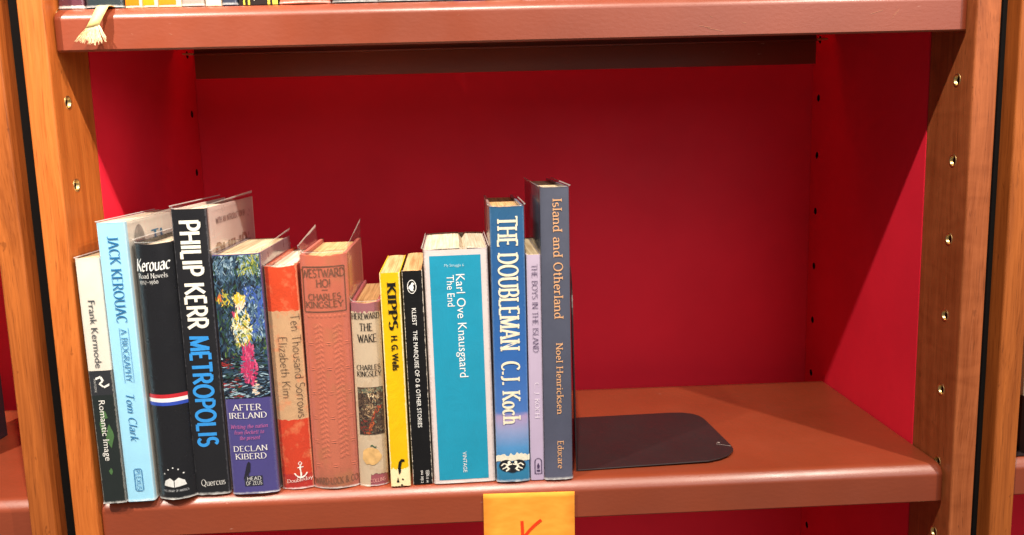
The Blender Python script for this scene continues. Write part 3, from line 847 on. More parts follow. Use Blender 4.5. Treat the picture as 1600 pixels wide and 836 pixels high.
def pick(u, w):
    f = lambda cu, cw, ru, rw: ((u - cu) / ru) ** 2 + ((w - cw) / rw) ** 2
    if f(.50, .705, .15, .035) < 1: return rp.choice((8, 8, 8, 16))
    if f(.53, .66, .10, .04) < 1: return rp.choice((12, 12, 12, 4, 11))
    if f(.36, .60, .05, .03) < 1: return rp.choice((15, 11, 10))
    if f(.52, .50, .21, .13) < 1: return rp.choice((16, 16, 7, 4, 4, 3, 5, 8))
    if f(.60, .26, .14 + .05 * (w < .25), .17) < 1: return rp.choice((10, 10, 10, 11, 10, 2))
    if f(.70, .07, .07, .05) < 1: return rp.choice((4, 12, 3))
    if f(.18, .70, .17, .05) < 1: return rp.choice((8, 9, 7, 7, 5, 1, 6))
    if u > .62 and .42 < w < .78: return rp.choice((13, 13, 2, 2, 1, 0, 3))
    if w > .86: return rp.choice((0, 1, 2, 2, 5, 14, 3)) if u < .55 else rp.choice((6, 7, 5, 6, 3, 2))
    if w > .7: return rp.choice((0, 1, 2, 1, 0, 5, 14, 2))
    if w < .30 and u < .4: return rp.choice((14, 14, 15, 0, 3, 1, 5))
    if w < .22: return rp.choice((14, 0, 1, 3, 0, 2, 0, 14))
    return rp.choice((0, 1, 5, 14, 2, 5, 1, 0, 0, 14, 6))
pt = b.H - .0006
hh = pt - pv
rows_ = 70
for k in range(1900):
    w = rp.random()
    u = rp.uniform(.01, .99); w = min(max(w, .006), .994)
    c = pick(u, w)
    an = rp.uniform(-.5, .5) if w < .3 else rp.uniform(.6, 2.4)
    if c in (10, 11): an = 1.57 + rp.uniform(-.25, .25)
    L, wd = (rp.uniform(.002, .0055), rp.uniform(.0006, .0013)) if k < 900 else (rp.uniform(.0010, .0030), rp.uniform(.00022, .00055))
    cx, cz = u * b.T, pv + w * hh
    ca, sa = math.cos(an), math.sin(an)
    q = []
    for a_, b_ in ((-L, -wd * .4), (-L * .3, -wd), (L * .7, -wd * .8), (L, .2 * wd), (L * .5, wd), (-L * .6, wd * .8)):
        x_ = min(max(cx + a_ * ca - b_ * sa, .0004), b.T - .0004); z_ = min(max(cz + a_ * sa + b_ * ca, pv), pt)
        q.append((x_ / b.T, z_))
    polys.append(q); mi.append(c)
V, F = [], []
for u0 in range(11):
    V += [b.P(u0 / 10 * .98 + .01, pv, .0002), b.P(u0 / 10 * .98 + .01, pt, .0002)]
for i in range(10): F.append((2 * i, 2 * i + 2, 2 * i + 3, 2 * i + 1))
mm = [1] * 10
for k, p in enumerate(polys):
    i = len(V)
    for (u, v) in p: V.append(b.P(u, v, .00025 + k * .0000002))
    F.append(tuple(range(i, i + len(p)))); mm.append(mi[k])
link_mesh('cover_picture', V, F, pm, b.root, mm)
wht = ink(230, 226, 222); pk = ink(196, 100, 160)
b.line('title_lettering', 'AFTER', 'roman', wht, (0.1718,0.07145), (0.7713,0.07091), 0.07607)
b.line('title_lettering', 'IRELAND', 'roman', wht, (0.0695,0.06471), (0.8777,0.06422), 0.06911)
for tx, x0, x1, y, yc in (('Writing the nation', 0, 0, 0, 0),): pass
b.line('subtitle_lettering', 'Writing the nation', 'italic', pk, (0.0779,0.05607), (0.8731,0.05614), 0.05942)
b.line('subtitle_lettering', 'from Beckett to', 'italic', pk, (0.1485,0.05132), (0.7812,0.05121), 0.05457)
b.line('subtitle_lettering', 'the present', 'italic', pk, (0.2525,0.04648), (0.6901,0.04655), 0.04997)
b.line('author_lettering', 'DECLAN', 'roman', wht, (0.1040,0.03678), (0.8298,0.03671), 0.04129)
b.line('author_lettering', 'KIBERD', 'roman', wht, (0.1303,0.03018), (0.8015,0.02996), 0.03476)
r0 = (0.3336,0.01847)
rv = [[(r0[0] + .03, r0[1] + .0075), (r0[0] + .07, r0[1] + .0095), (r0[0] + .11, r0[1] + .008), (r0[0] + .09, r0[1] + .001), (r0[0] + .0, r0[1] - .003), (r0[0] - .07, r0[1] - .006), (r0[0] - .02, r0[1] + .001)], [(r0[0] + .02, r0[1] - .0065), (r0[0] + .035, r0[1] - .0065), (r0[0] + .05, r0[1] - .001), (r0[0] + .03, r0[1] - .001)]]
b.marks('publisher_emblem', rv, ink(30, 28, 44))
e0, e1 = (0.2825,0.00705), (0.6758,0.01546)
pl = b.rect('publisher_plate', e0[0], e1[0], e0[1], e1[1], ink(44, 44, 58), .0003)
b.line('publisher_lettering', 'HEAD', 'mono', ink(214, 212, 210), (e0[0] + .06, (e0[1] + e1[1]) / 2 + .0006), (e1[0] - .03, (e0[1] + e1[1]) / 2 + .0008), e1[1] - .0006)
b.line('publisher_lettering', 'OF ZEUS', 'mono', ink(214, 212, 210), (e0[0] + .03, e0[1] + .0008), (e1[0] - .02, e0[1] + .001), (e0[1] + e1[1]) / 2 - .0002)
b.jacket(up=.004, lift=(0, .004))

# 6 --- orange and cream jacket
b = mid('ten', 'hardcover_book', 'jacketed book with orange red ends and a cracked cream middle on its spine')
vt, vl = 0.14987, 0.05961
orr = srgb(206, 68, 30); oro = srgb(214, 78, 44)
b.cover(cover_mat('orange_cream_spine', [(0, srgb(176, 44, 38)), (.012, srgb(198, 60, 32)), (vl, srgb(196, 156, 118)), (vt, orr)], jag=.0045, crease=.7, coat=.2, wear=.4, stain=(srgb(216, 126, 84), 90, .6), wearcol=srgb(230, 170, 130)),
        cover_mat('orange_board', [(0, srgb(206, 96, 66))], coat=.4), tc=.002, top_dip=.001)
b.pages(M['white_pages'], .002)
dk = ink(52, 40, 36)
b.down('title_lettering', 'Ten Thousand Sorrows', 'thin', dk, .70, .96, 0.14725, 0.06070)
b.down('author_lettering', 'Elizabeth Kim', 'thin', dk, .28, .54, 0.12936, 0.07806)
ac = (0.6257,0.01755)
an = outline([(ac[0], ac[1] - .0075), (ac[0], ac[1] + .003)], .035, .001, False) + outline([(ac[0] - .09, ac[1] + .001), (ac[0] + .09, ac[1] + .0015)], .02, .0008, False)
an += outline(ellipse(ac[0], ac[1] + .0045, .05, .0015, 12), .022, .0006) + outline([(ac[0] + .2 * math.cos(R(200 + 14 * i)), ac[1] - .0015 + .006 * math.sin(R(200 + 14 * i))) for i in range(11)], .05, .0016, False)
an += outline([(ac[0] + .03 * math.sin(i), ac[1] - .007 + i * .0016) for i in range(8)], .02, .0006, False)
b.marks('publisher_emblem', an, ink(242, 232, 224))
b.line('publisher_lettering', 'Doubleday', 'fine', ink(242, 232, 224), (.18, 0.00559), (.97, 0.00782), 0.00976)
b.jacket(up=.003, lift=(.002, .003))

# 7 --- faded salmon cloth with embossed ornament
b = mid('west', 'hardcover_book', 'old salmon cloth hardcover with embossed spine under loose clear film')
cl = cover_mat('faded_salmon_cloth', [(0, srgb(150, 80, 54)), (.02, srgb(186, 98, 70)), (.19, srgb(190, 94, 66))], soft=True, rough=.6, grain=.8, spec=.2, wear=.45, wearcol=srgb(196, 106, 92), edge=.16, stain=(srgb(168, 104, 62), 40, .6), jag=.02)
b.cover(cl, cover_mat('salmon_board', [(0, srgb(180, 100, 86))], rough=.6, grain=.6), tc=.0028, top_dip=.0015, wob=.0006)
b.pages(M['tan'], .003)
br = ink(112, 64, 36)
for tx, A, B, cap in (('WESTWARD', (0.0352,0.17710), (0.9404,0.17733), 0.18365), ('HO!', (0.3365,0.16923), (0.6467,0.16938), 0.17538),
                      ('CHARLES', (0.1489,0.15869), (0.8393,0.15884), 0.16370), ('KINGSLEY', (0.0849,0.15256), (0.8769,0.15275), 0.15745)):
    b.line('title_lettering' if tx in ('WESTWARD', 'HO!') else 'author_lettering', tx, 'arts', br, A, B, cap)
f0, f1 = 0.14908, 0.18545
fr = []
for q in outline([(.055, f0), (.93, f0), (.93, f1), (.055, f1)], .022, .0008): 
    if abs(q[0][0] - q[1][0]) > .3:
        for i in range(8):
            l = lambda t: (q[0][0] + (q[1][0] - q[0][0]) * t, q[0][1]); 
            fr.append([(l(i / 8)[0], q[0][1]), (l((i + 1) / 8)[0], q[0][1]), (l((i + 1) / 8)[0], q[2][1]), (l(i / 8)[0], q[2][1])])
    else: fr.append(q)
fr.append([(.45, 0.16656), (.58, 0.16656), (.58, 0.16708), (.45, 0.16708)])
b.marks('label_frame', fr, br)
# raised ornament: two climbing leaf columns, ladders, a scroll band
V, F = [], []
def leaf(u, v, ru, rv, ang, h=.0005):
    i = len(V); n = 8
    V.append(b.P(u, v, h))
    for k in range(n):
        a = 2 * math.pi * k / n
        x, z = ru * b.T * math.cos(a), rv * math.sin(a)
        V.append(b.P(u + (x * math.cos(ang) - z * math.sin(ang)) / b.T, v + x * math.sin(ang) + z * math.cos(ang), .00002))
    for k in range(n): F.append((i, i + 1 + k, i + 1 + (k + 1) % n))
vo, vtop = 0.01505, 0.13937
k = 0
v = vo + .012
while v < vtop:
    for cu in (.32, .72):
        leaf(cu - .055, v, .06, .0011, .8); leaf(cu + .055, v + .0016, .06, .0011, -.8)
        leaf(cu, v + .001, .02, .0022, 0)
    v += .0042; k += 1
for vv in [vo + .004 + .0205 * i for i in range(6)]:
    for cu in (.14, .52, .9):
        leaf(cu, vv, .085, .0005, 0); leaf(cu, vv + .0018, .085, .0005, 0)
for i in range(9): leaf(.12 + .095 * i, 0.14515, .04, .0016, .4)
for cu in (.06, .21, .43, .61, .83, .95):
    for j in range(24): leaf(cu, vo + (vtop - vo) * (j + .5) / 24, .007, (vtop - vo) / 46, 0, .0003)
link_mesh('embossed_ornament', V, F, cl, b.root, None, [(.5, .1)] * len(V), smooth=True)
b.line('publisher_lettering', 'WARD*LOCK & CO', 'arts', br, (.03, 0.00391), (.97, 0.00558), 0.01004)
b.jacket(up=.007, lift=(.008, .012), mat='film_cloudy', D=.10)

# 8 --- small worn book with torn jacket
b = mid('here', 'hardcover_book', 'short old hardcover in a torn cream paper jacket, the lowest book in the row')
cl = cover_mat('plum_cloth', [(0, srgb(150, 62, 74)), (.145, srgb(150, 84, 92))], grain=.6, rough=.6)
b.cover(cl, cover_mat('plum_board', [(0, srgb(150, 76, 82))], grain=.5, rough=.6), tc=.0024, top_dip=.001)
b.pages(M['tan'], .0025)
# paper jacket with ragged edges lies over the cloth
V, F, UV = [], [], []
rj = random.Random(5); jt, jb = 0.14691, 0.00979
for i in range(25):
    u = .005 + .99 * i / 24
    lo = jb + (rj.uniform(0, .0014) if u > .38 else -.012 + rj.uniform(0, .002)) ; hi = jt + rj.uniform(-.0012, .0012)
    for k in range(7):
        v = lo + (hi - lo) * k / 6
        V.append(b.P(u, v, .0003 + rj.uniform(0, .0001))); UV.append((u, v))
for i in range(24):
    for k in range(6): F.append((i * 7 + k, (i + 1) * 7 + k, (i + 1) * 7 + k + 1, i * 7 + k + 1))
link_mesh('paper_jacket', V, F, cover_mat('soiled_paper', [(0, srgb(196, 174, 146))], rough=.6, wear=.5, wearcol=srgb(170, 130, 100), stain=(srgb(176, 138, 100), 60, .6), crease=.5), b.root, None, UV, smooth=True)
dk = ink(30, 28, 28)
for tx, A, B, cap in (('HEREWARD', (0.0256,0.14155), (0.9541,0.14177), 0.14638), ('THE', (0.2811,0.13193), (0.7118,0.13208), 0.13795), ('WAKE', (0.2059,0.12249), (0.8235,0.12263), 0.12895),
                      ('CHARLES', (0.1133,0.09939), (0.9051,0.09952), 0.10363), ('KINGSLEY', (0.1131,0.09401), (0.9263,0.09411), 0.09826)):
    b.line('title_lettering' if cap > .105 else 'author_lettering', tx, 'romanb', dk, A, B, cap, .0008)
p0, p1 = 0.04471, 0.08479
PC = [ink(*c) for c in ((78, 62, 52), (120, 98, 76), (50, 40, 40), (170, 140, 106), (168, 84, 50), (104, 110, 92), (128, 52, 46), (206, 186, 152))]
polys, mi = [[(.10 + .85 * i / 6, p0), (.10 + .85 * (i + 1) / 6, p0), (.10 + .85 * (i + 1) / 6, p1), (.10 + .85 * i / 6, p1)] for i in range(6)], [0] * 6
rp = random.Random(8)
for k in range(500):
    u, w = rp.uniform(.12, .93), rp.uniform(.02, .98)
    f = lambda cu, cw, ru, rw: ((u - cu) / ru) ** 2 + ((w - cw) / rw) ** 2
    if w > .88: c = rp.choice((5, 5, 5, 3))
    elif f(.62, .80, .2, .1) < 1: c = rp.choice((3, 1, 7, 2))
    elif abs((u - .55) - (w - .25) * .7) < .07 and w < .6: c = rp.choice((4, 4, 6))
    elif f(.52, .5, .25, .14) < 1: c = rp.choice((3, 3, 1, 0))
    elif w < .3 and u < .5: c = rp.choice((6, 0, 2))
    else: c = rp.choice((0, 2, 2, 1, 5, 0))
    L, wd, an = rp.uniform(.0008, .002), rp.uniform(.0003, .0006), rp.uniform(0, 3.14)
    q = []
    for a_, b_ in ((-L, 0), (0, -wd), (L, 0), (0, wd)):
        q.append((min(max(u + (a_ * math.cos(an) - b_ * math.sin(an)) / b.T, .10), .95), min(max(p0 + (p1 - p0) * w + a_ * math.sin(an) + b_ * math.cos(an), p0), p1)))
    polys.append(q); mi.append(c)
V, F = [], []
for k, p in enumerate(polys):
    i = len(V); V += [b.P(u, v, .00075 + k * .0000003) for u, v in p]; F.append(tuple(range(i, i + len(p))))
link_mesh('jacket_picture', V, F, PC, b.root, mi)
s0 = (0.4656,0.02599)
b.marks('torn_patch', [[(s0[0] + .34 * math.cos(R(i * 18)) * rp.uniform(.85, 1.05), s0[1] + .0082 * math.sin(R(i * 18)) * rp.uniform(.85, 1.05)) for i in range(20)]], flat_mat('tan_card', srgb(196, 156, 100), rough=.8, var=.2, scale=200), .0007)
b.marks('printed_sprig', [[(s0[0] - .02 + .2 * i / 6, s0[1] + .008 + .001 * math.sin(i)) for i in range(7)] + [(s0[0] - .02 + .2 * i / 6, s0[1] + .0092 + .001 * math.sin(i)) for i in range(6, -1, -1)]], ink(58, 84, 60), .0008)
b.line('publisher_lettering', 'COLLINS', 'arts', ink(216, 150, 140), (.38, 0.00308), (.9, 0.00420), 0.00672)
b.jacket(up=.004, lift=(.007, .001), mat='film_cloudy', D=.10)

# 9 --- yellow paperback
b = mid('kipps', 'paperback_book', 'bright yellow paperback with heavy black lettering and torn cream foot')
yl = cover_mat('yellow_spine', [(0, srgb(236, 214, 168)), (0.01516, srgb(216, 172, 8)), (0.17363, srgb(214, 170, 8))], jag=.010, wear=.85, wearcol=srgb(236, 218, 170), edge=.07, crease=.6, rough=.42, var=.05)
b.cover(yl, cover_mat('yellow_board', [(0, srgb(240, 204, 40))], rough=.45), wob=.0005)
b.pages(M['tan'], bow=.0006)
dk = ink(24, 22, 20)
b.down('title_lettering', 'KIPPS', 'fat', dk, .36, .78, 0.17052, 0.13293)
b.down('author_lettering', 'H. G. Wells', 'sansb', dk, .42, .74, 0.12766, 0.09898)
vk = 0.01627
hd = [[(.44, vk - .006), (.40, vk), (.46, vk + .005), (.60, vk + .0075), (.76, vk + .0068), (.74, vk + .005), (.62, vk + .005), (.56, vk + .001), (.54, vk - .004)], [(.30, vk - .0125), (.38, vk - .008), (.44, vk - .0125)], ellipse(.62, vk - .010, .05, .0008, 8), ellipse(.56, vk - .015, .07, .0007, 8)]
b.marks('head_drawing', hd, dk)

# 10 --- black paperback
b = mid('kleist', 'paperback_book', 'black paperback with small white oval emblem, white scuffs along its spine edges')
bk = cover_mat('black_spine', [(0, srgb(20, 20, 22))], wear=1.0, wearcol=srgb(214, 204, 190), edge=.022, crease=.4, rough=.3, var=.15)
b.cover(bk, cover_mat('black_board', [(0, srgb(22, 22, 24))]), wob=.0004)
b.pages(M['tan'], bow=.0006)
wh = ink(232, 230, 226)
vp = 0.16665
em = outline(ellipse(.46, vp, .21, .0054, 24), .035, .0006)
em += [ellipse(.44, vp - .0006, .11, .0026, 14), ellipse(.50, vp + .0024, .07, .0011, 10), [(.55, vp + .0028), (.64, vp + .0022), (.55, vp + .0018)], [(.33, vp + .001), (.28, vp - .0016), (.37, vp - .001)], [(.40, vp - .0034), (.62, vp - .0038), (.48, vp - .0026)]]
b.marks('publisher_emblem', em, wh)
b.down('author_lettering', 'KLEIST', 'sans', wh, .40, .62, 0.14914, 0.13492)
b.down('title_lettering', 'THE MARQUISE OF O & OTHER STORIES', 'sans', wh, .40, .62, 0.13069, 0.04934)
b.down('number_lettering', 'ISBN 0 14', 'mono', wh, .68, .84, 0.01229, 0.00140)
b.down('number_lettering', '044 359 2', 'mono', wh, .42, .58, 0.01229, 0.00140)

# 11 --- thick white paperback with turquoise panel
b = mid('knaus', 'paperback_book', 'very thick white paperback with a turquoise panel filling its spine')
wc = cover_mat('white_spine', [(0, srgb(222, 208, 206))], rough=.36, var=.05, wear=.5, wearcol=srgb(180, 164, 156), edge=.02, crease=.3)
b.cover(wc, wc, top_dip=.0008)
b.pages(M['white_pages'], crack=.625, bow=.0008)
tq = cover_mat('turquoise_panel', [(0, srgb(20, 150, 184))], rough=.36, coat=.1, var=.05, crease=.35)
V, F, UV = [], [], []
for i in range(13):
    u = .088 + (.886 - .088) * i / 12
    for v in (.0032, 0.19093): V.append(b.P(u, v, .0002)); UV.append((u, v))
for i in range(12): F.append((2 * i, 2 * i + 2, 2 * i + 3, 2 * i + 1))
link_mesh('colour_panel', V, F, tq, b.root, None, UV)
wh = ink(238, 242, 242)
b.line('series_lettering', 'My Struggle 6', 'sans', ink(190, 226, 234), (0.3182,0.18206), (0.6205,0.18186), 0.18421)
b.down('author_lettering', 'Karl Ove Knausgaard', 'sans', wh, .49, .635, 0.17566, 0.09046)
b.down('title_lettering', 'The End', 'sans', wh, .345, .465, 0.17514, 0.14954)
b.down('publisher_lettering', 'VINTAGE', 'sans', wh, .48, .545, 0.02704, 0.00924)
b.jacket(up=.0015)

# 12 --- blue sky jacket
b = mid('double', 'hardcover_book', 'tall blue book with large cream title over a painted sky and sea')
sk = [(0, srgb(40, 118, 160)), (.012, srgb(44, 130, 172)), (.017, srgb(60, 130, 186)), (0.02949, srgb(84, 150, 206)), (0.04492, srgb(150, 160, 204)), (0.05588, srgb(176, 152, 192)), (0.06025, srgb(72, 118, 190)), (0.10562, srgb(46, 104, 180)), (0.17929, srgb(38, 96, 158)), (0.22794, srgb(44, 98, 140))]
b.cover(cover_mat('sky_spine', sk, soft=True, rough=.3, coat=.5, jag=.004, wear=.3, wearcol=srgb(120, 160, 200)), cover_mat('blue_board', [(0, srgb(120, 140, 160))], coat=.5), cover_mat('pale_board', [(0, srgb(170, 150, 142))], coat=.5), tc=.002, wob=.0003)
b.pages(M['tan'], .002)
cr = ink(240, 232, 206)
b.down('title_lettering', 'THE DOUBLEMAN', 'latin', cr, .22, .78, 0.22084, 0.11256)
b.down('author_lettering', 'C.J. Koch', 'latin', cr, .24, .76, 0.10295, 0.05040)
vc = 0.02063; rc = random.Random(3)
cp = [(i / 16, vc + .0035 * (1 - ((i - 8) / 8) ** 2 * .4) * rc.uniform(.25, 1.2) + .0012) for i in range(17)]
cl_ = []
for i in range(16): cl_.append([(i / 16, vc - .002 - .001 * rc.random()), ((i + 1) / 16, vc - .002), cp[i + 1], cp[i]])
b.marks('painted_cloud', cl_, ink(232, 226, 206), .0003)
vm = 0.01451
b.marks('emblem_ground', [ellipse(.30, vm, .22, .0050, 18), ellipse(.66, vm, .22, .0050, 18), ellipse(.48, vm - .002, .2, .0042, 14)], ink(22, 24, 32), .00045)
tw = []
for s in (-1, 1):
    c0 = .48
    tw += [ellipse(c0 + s * .10, vm + .0028, .045, .0014, 10)]
    tw += outline([(c0 + s * .10, vm + .002), (c0 + s * .17, vm - .0005), (c0 + s * .10, vm - .003), (c0 + s * .20, vm - .0045)], .07, .0014, False)
    tw += outline([(c0 + s * .14, vm + .0008), (c0 + s * .26, vm + .002), (c0 + s * .33, vm - .0002)], .05, .001, False)
    tw += outline([(c0 + s * .12, vm + .0006), (c0 + s * .01, vm + .0014)], .05, .0009, False)
    tw += outline([(c0 + s * .16, vm - .001), (c0 + s * .30, vm - .0028)], .05, .001, False)
b.marks('twin_figure_emblem', tw, ink(236, 230, 212), .0006)
b.jacket(up=.002, lift=(.0, .0), D=.10)

# 13 --- thin mauve book
b = mid('boys', 'paperback_book', 'thin mauve paperback squeezed between the tall blue and tall slate books')
mv = cover_mat('mauve_spine', [(0, srgb(176, 160, 188)), (.16, srgb(186, 170, 192))], soft=True, rough=.4, var=.05, wear=.5, wearcol=srgb(206, 196, 206), edge=.06)
b.cover(mv, mv)
b.pages(M['cream'])
b.down('title_lettering', 'THE BOYS IN THE ISLAND', 'fine', ink(66, 48, 84), .36, .74, 0.18197, 0.10919)
b.down('author_lettering', 'C. J. KOCH', 'fine', ink(226, 216, 226), .40, .72, 0.08386, 0.05387)
v0, v1 = 0.00561, 0.01902
bd = outline([(.32, v0), (.80, v0), (.80, v1 - .003)] + [(.56 + .24 * math.cos(R(15 * i)), v1 - .003 + .003 * math.sin(R(15 * i))) for i in range(13)] + [(.32, v1 - .003)], .06, .0005)
bd += [[(.44, v0 + .002), (.68, v0 + .002), (.68, v0 + .0034), (.44, v0 + .0034)], [(.5, v0 + .0045), (.62, v0 + .0045), (.66, v0 + .0066), (.56, v0 + .0095), (.46, v0 + .0066)]]
b.marks('publisher_emblem', bd, ink(72, 58, 88))

# 14 --- tall slate book
b = mid('island', 'hardcover_book', 'tallest book in the row, slate blue with peach serif lettering beside the bookend')
sl = cover_mat('slate_spine', [(0, srgb(92, 94, 116)), (.05, srgb(78, 82, 102)), (.243, srgb(90, 94, 112))], soft=True, rough=.34, coat=.35, grain=.25, var=.09)
b.cover(sl, sl, tc=.002)
b.pages(M['cream'], .002)
pc = ink(230, 176, 130)
b.down('title_lettering', 'Island and Otherland', 'slab', pc, .43, .74, 0.23387, 0.13711)
b.down('author_lettering', 'Noel Henricksen', 'slab', pc, .47, .70, 0.11667, 0.05695)
b.down('publisher_lettering', 'Educare', 'slab', pc, .47, .68, 0.03384, 0.00994)
b.jacket(up=.0015, lift=(.001, .0), D=.15)

# ------------------------------------------------------------------ books on the upper shelf
UP = 'books on the upper shelf cut off by the photo edge'
def upper(x0, x1, kind, label, spine, pages='cream', Hh=None, D=.13, bul=.0008, film=False, y=.0092):
    rr = random.Random(int((x0 + 1) * 1e4))
    b = Book(kind, label, UP, x0 + .0002, y, H, x1 - x0 - .0005, Hh or rr.uniform(.178, .235), D, 0, 0, bul)
    b.cover(spine, spine, tc=.0016 if kind[0] == 'h' else .0005, wob=.0002)
    b.pages(M[pages], .002 if kind[0] == 'h' else 0)
    if film: b.jacket(up=.004)
    return b
cm = cover_mat
b = upper(-.3490, -.3296, 'hardcover_book', 'plum book with pale zigzag trim at the left end of the upper shelf', cm('plum_spine', [(0, srgb(196, 186, 180)), (.0012, srgb(104, 52, 66))], jag=.002, coat=.5), film=True)
b.marks('zigzag_trim', [[(.04 + .12 * i, .0095), (.04 + .12 * i + .10, .0095), (.04 + .12 * i + .05, .0065)] for i in range(8)], ink(226, 214, 206))
b = upper(-.3284, -.3000, 'hardcover_book', 'dark slate green book with the ribbon marker hanging from it', cm('slate_green_spine', [(0, srgb(42, 54, 60))], coat=.6), film=True)
b.marks('gilt_trim', [[(.05 + .05 * i, .0090), (.085 + .05 * i, .0090 - .0003 * (i % 3)), (.09 + .05 * i, .0112 + .0004 * (i % 2)), (.06 + .05 * i, .0108)] for i in range(18)], ink(210, 196, 120))
tops = [(-.2990, -.2859, (255, 120, 12), 'leftmost of the three orange paperbacks on the upper shelf', .84), (-.2859, -.2740, (255, 150, 20), 'middle of the three orange paperbacks, the most yellow one', .78), (-.2740, -.2563, (250, 132, 24), 'rightmost of the three orange paperbacks, beside the grey book', .78)]
for x0, x1, c, lb, e in tops:
    b = upper(x0, x1, 'paperback_book', lb, cm('cream_spine', [(0, srgb(236, 206, 172))], var=.06), Hh=.181)
    b.rect('colour_panel', .03, e, .0016, .120, ink(*c), .0002)
upper(-.2563, -.2391, 'paperback_book', 'pale grey book right of the orange paperbacks on the upper shelf', cm('pale_grey_spine', [(0, srgb(176, 160, 150))], var=.08), film=True)
upper(-.2386, -.2262, 'paperback_book', 'narrow cream book between the pale grey and the navy one on the upper shelf', cm('cream_plain_spine', [(0, srgb(238, 212, 184))]))
upper(-.2257, -.2142, 'paperback_book', 'narrow navy book next to the black one with yellow stripes', cm('navy_spine', [(0, srgb(60, 66, 86))], coat=.4), film=True)
b = upper(-.2137, -.1830, 'paperback_book', 'black book with yellow stripes and a white squiggle on the upper shelf', cm('black_brown_spine', [(0, srgb(44, 34, 32))], var=.1))
b.marks('yellow_stripes', [[(u, .0002), (u + w_, .0002), (u + w_ - .01, .05), (u - .01, .05)] for u, w_ in ((.13, .045), (.25, .05), (.74, .06), (.86, .13))], ink(232, 206, 80))
b.marks('white_squiggle', outline([(.40, .004), (.47, .0065), (.55, .006), (.60, .009), (.56, .012), (.62, .016)], .07, .0026, False), ink(226, 214, 190))
upper(-.1825, -.1439, 'hardcover_book', 'wide salmon cloth book on the upper shelf, sleeved in film', cm('salmon_weave_spine', [(0, srgb(206, 108, 80))], grain=1.2, rough=.6), bul=.003, film=True)
upper(-.1420, -.1071, 'hardcover_book', 'wide charcoal book on the upper shelf right of the salmon one', cm('charcoal_spine', [(0, srgb(62, 58, 58))], coat=.5), film=True)
upper(-.1066, -.0672, 'hardcover_book', 'wide greyish beige book on the upper shelf in crinkled film', cm('beige_spine', [(0, srgb(60, 58, 62)), (.0022, srgb(170, 156, 140))], jag=.003), film=True)
upper(-.0667, -.0497, 'hardcover_book', 'narrow dark grey book left of the indigo one on the upper shelf', cm('dark_grey_spine', [(0, srgb(70, 66, 74))], coat=.5), film=True)
upper(-.0497, -.0242, 'hardcover_book', 'indigo blue book on the upper shelf', cm('indigo_blue_spine', [(0, srgb(62, 60, 130))], coat=.5), film=True)
upper(-.0237, .0022, 'hardcover_book', 'tan book right of the indigo one on the upper shelf', cm('tan_spine', [(0, srgb(186, 150, 104))], var=.2), film=True)
upper(.0027, .0288, 'hardcover_book', 'dark teal grey book on the upper shelf right of the tan one', cm('teal_grey_spine', [(0, srgb(70, 76, 80))], coat=.5), film=True)
upper(.0292, .0544, 'hardcover_book', 'dusty mauve book ending the upper row', cm('dusty_mauve_spine', [(0, srgb(150, 110, 120))], coat=.4), film=True)

# unseen books added to stop spotlight leaking down behind the upper shelf
ux = .0548
for c, wd, nm_ in ((srgb(150, 60, 50), .034, 'brick red'), (srgb(60, 80, 110), .030, 'steel blue'), (srgb(210, 200, 180), .038, 'ivory'), (srgb(50, 70, 56), .032, 'bottle green'), (srgb(190, 150, 60), .028, 'mustard'),
                   (srgb(90, 50, 70), .036, 'wine'), (srgb(40, 40, 44), .033, 'jet black'), (srgb(170, 176, 180), .030, 'silver grey'), (srgb(130, 90, 60), .027, 'chestnut')):
    upper(ux, ux + wd, 'hardcover_book', nm_ + ' hardcover added out of view in the upper row to block light', cm(nm_.replace(' ', '_') + '_spine', [(0, c)], coat=.3), Hh=.21)
    ux += wd + .0004
# ------------------------------------------------------------------ bookends
def plate(bm, pts, t, axis):
    """extrude polygon; axis 'z': pts (x,y) lifted by t; axis 'x': pts (y,z) widened by t"""
    f = (lambda p, d: (p[0], p[1], d)) if axis == 'z' else (lambda p, d: (d, p[0], p[1]))
    a = [bm.verts.new(f(p, 0)) for p in pts]; b_ = [bm.verts.new(f(p, t)) for p in pts]
    n = len(pts)
    bm.faces.new(a); bm.faces.new(list(reversed(b_)))
    for k in range(n): bm.faces.new((a[k], a[(k + 1) % n], b_[(k + 1) % n], b_[k]))
def rounded(x0, x1, y0, y1, r, corners=(0, 0, 1, 1)):
    out = []
    for (cx, cy, a0), on in zip(((x0, y0, 180), (x1, y0, 270), (x1, y1, 0), (x0, y1, 90)), corners):
        if on:
            ix = cx + (r if cx == x0 else -r); iy = cy + (r if cy == y0 else -r)
            out += arc(ix, iy, r, r, a0, a0 + 90, 8)
        else: out.append((cx, cy))
    return out
be = thing('bookend', 'dark metal bookend with its rounded foot lying on the bare shelf', 'bookend', (0.0404, 0.0172, 0.0005), (0, R(-.6), R(-5.2)), group='metal bookends')
ca, sa = math.cos(R(5.2)), math.sin(R(5.2))
foot = [[0.0443, 0.0162], [0.156, 0.0235], [0.1677, 0.0279], [0.1767, 0.0344], [0.1827, 0.0426], [0.1851, 0.049], [0.1854, 0.0589], [0.1831, 0.0929], [0.1806, 0.13], [0.1778, 0.1411], [0.1723, 0.1482], [0.1635, 0.1527], [0.1524, 0.1545], [0.0569, 0.1498]]
loc = []
for x, y in foot:
    dx, dy = x - 0.0404, y - 0.0172
    loc.append((dx * ca - dy * sa, dx * sa + dy * ca))
loc[0] = (0.0012, 0.0); loc[-1] = (0.0012, 0.136)
bm = bmesh.new(); plate(bm, loc, .0012, 'z')
fo = obj_bm('foot_plate', bm, M['bookend'], be); bv = fo.modifiers.new('b', 'BEVEL'); bv.width = .0005; bv.segments = 2; bv.limit_method = 'ANGLE'
bm = bmesh.new(); plate(bm, rounded(0.0, .136, 0.0, .160, .03), .0011, 'x')
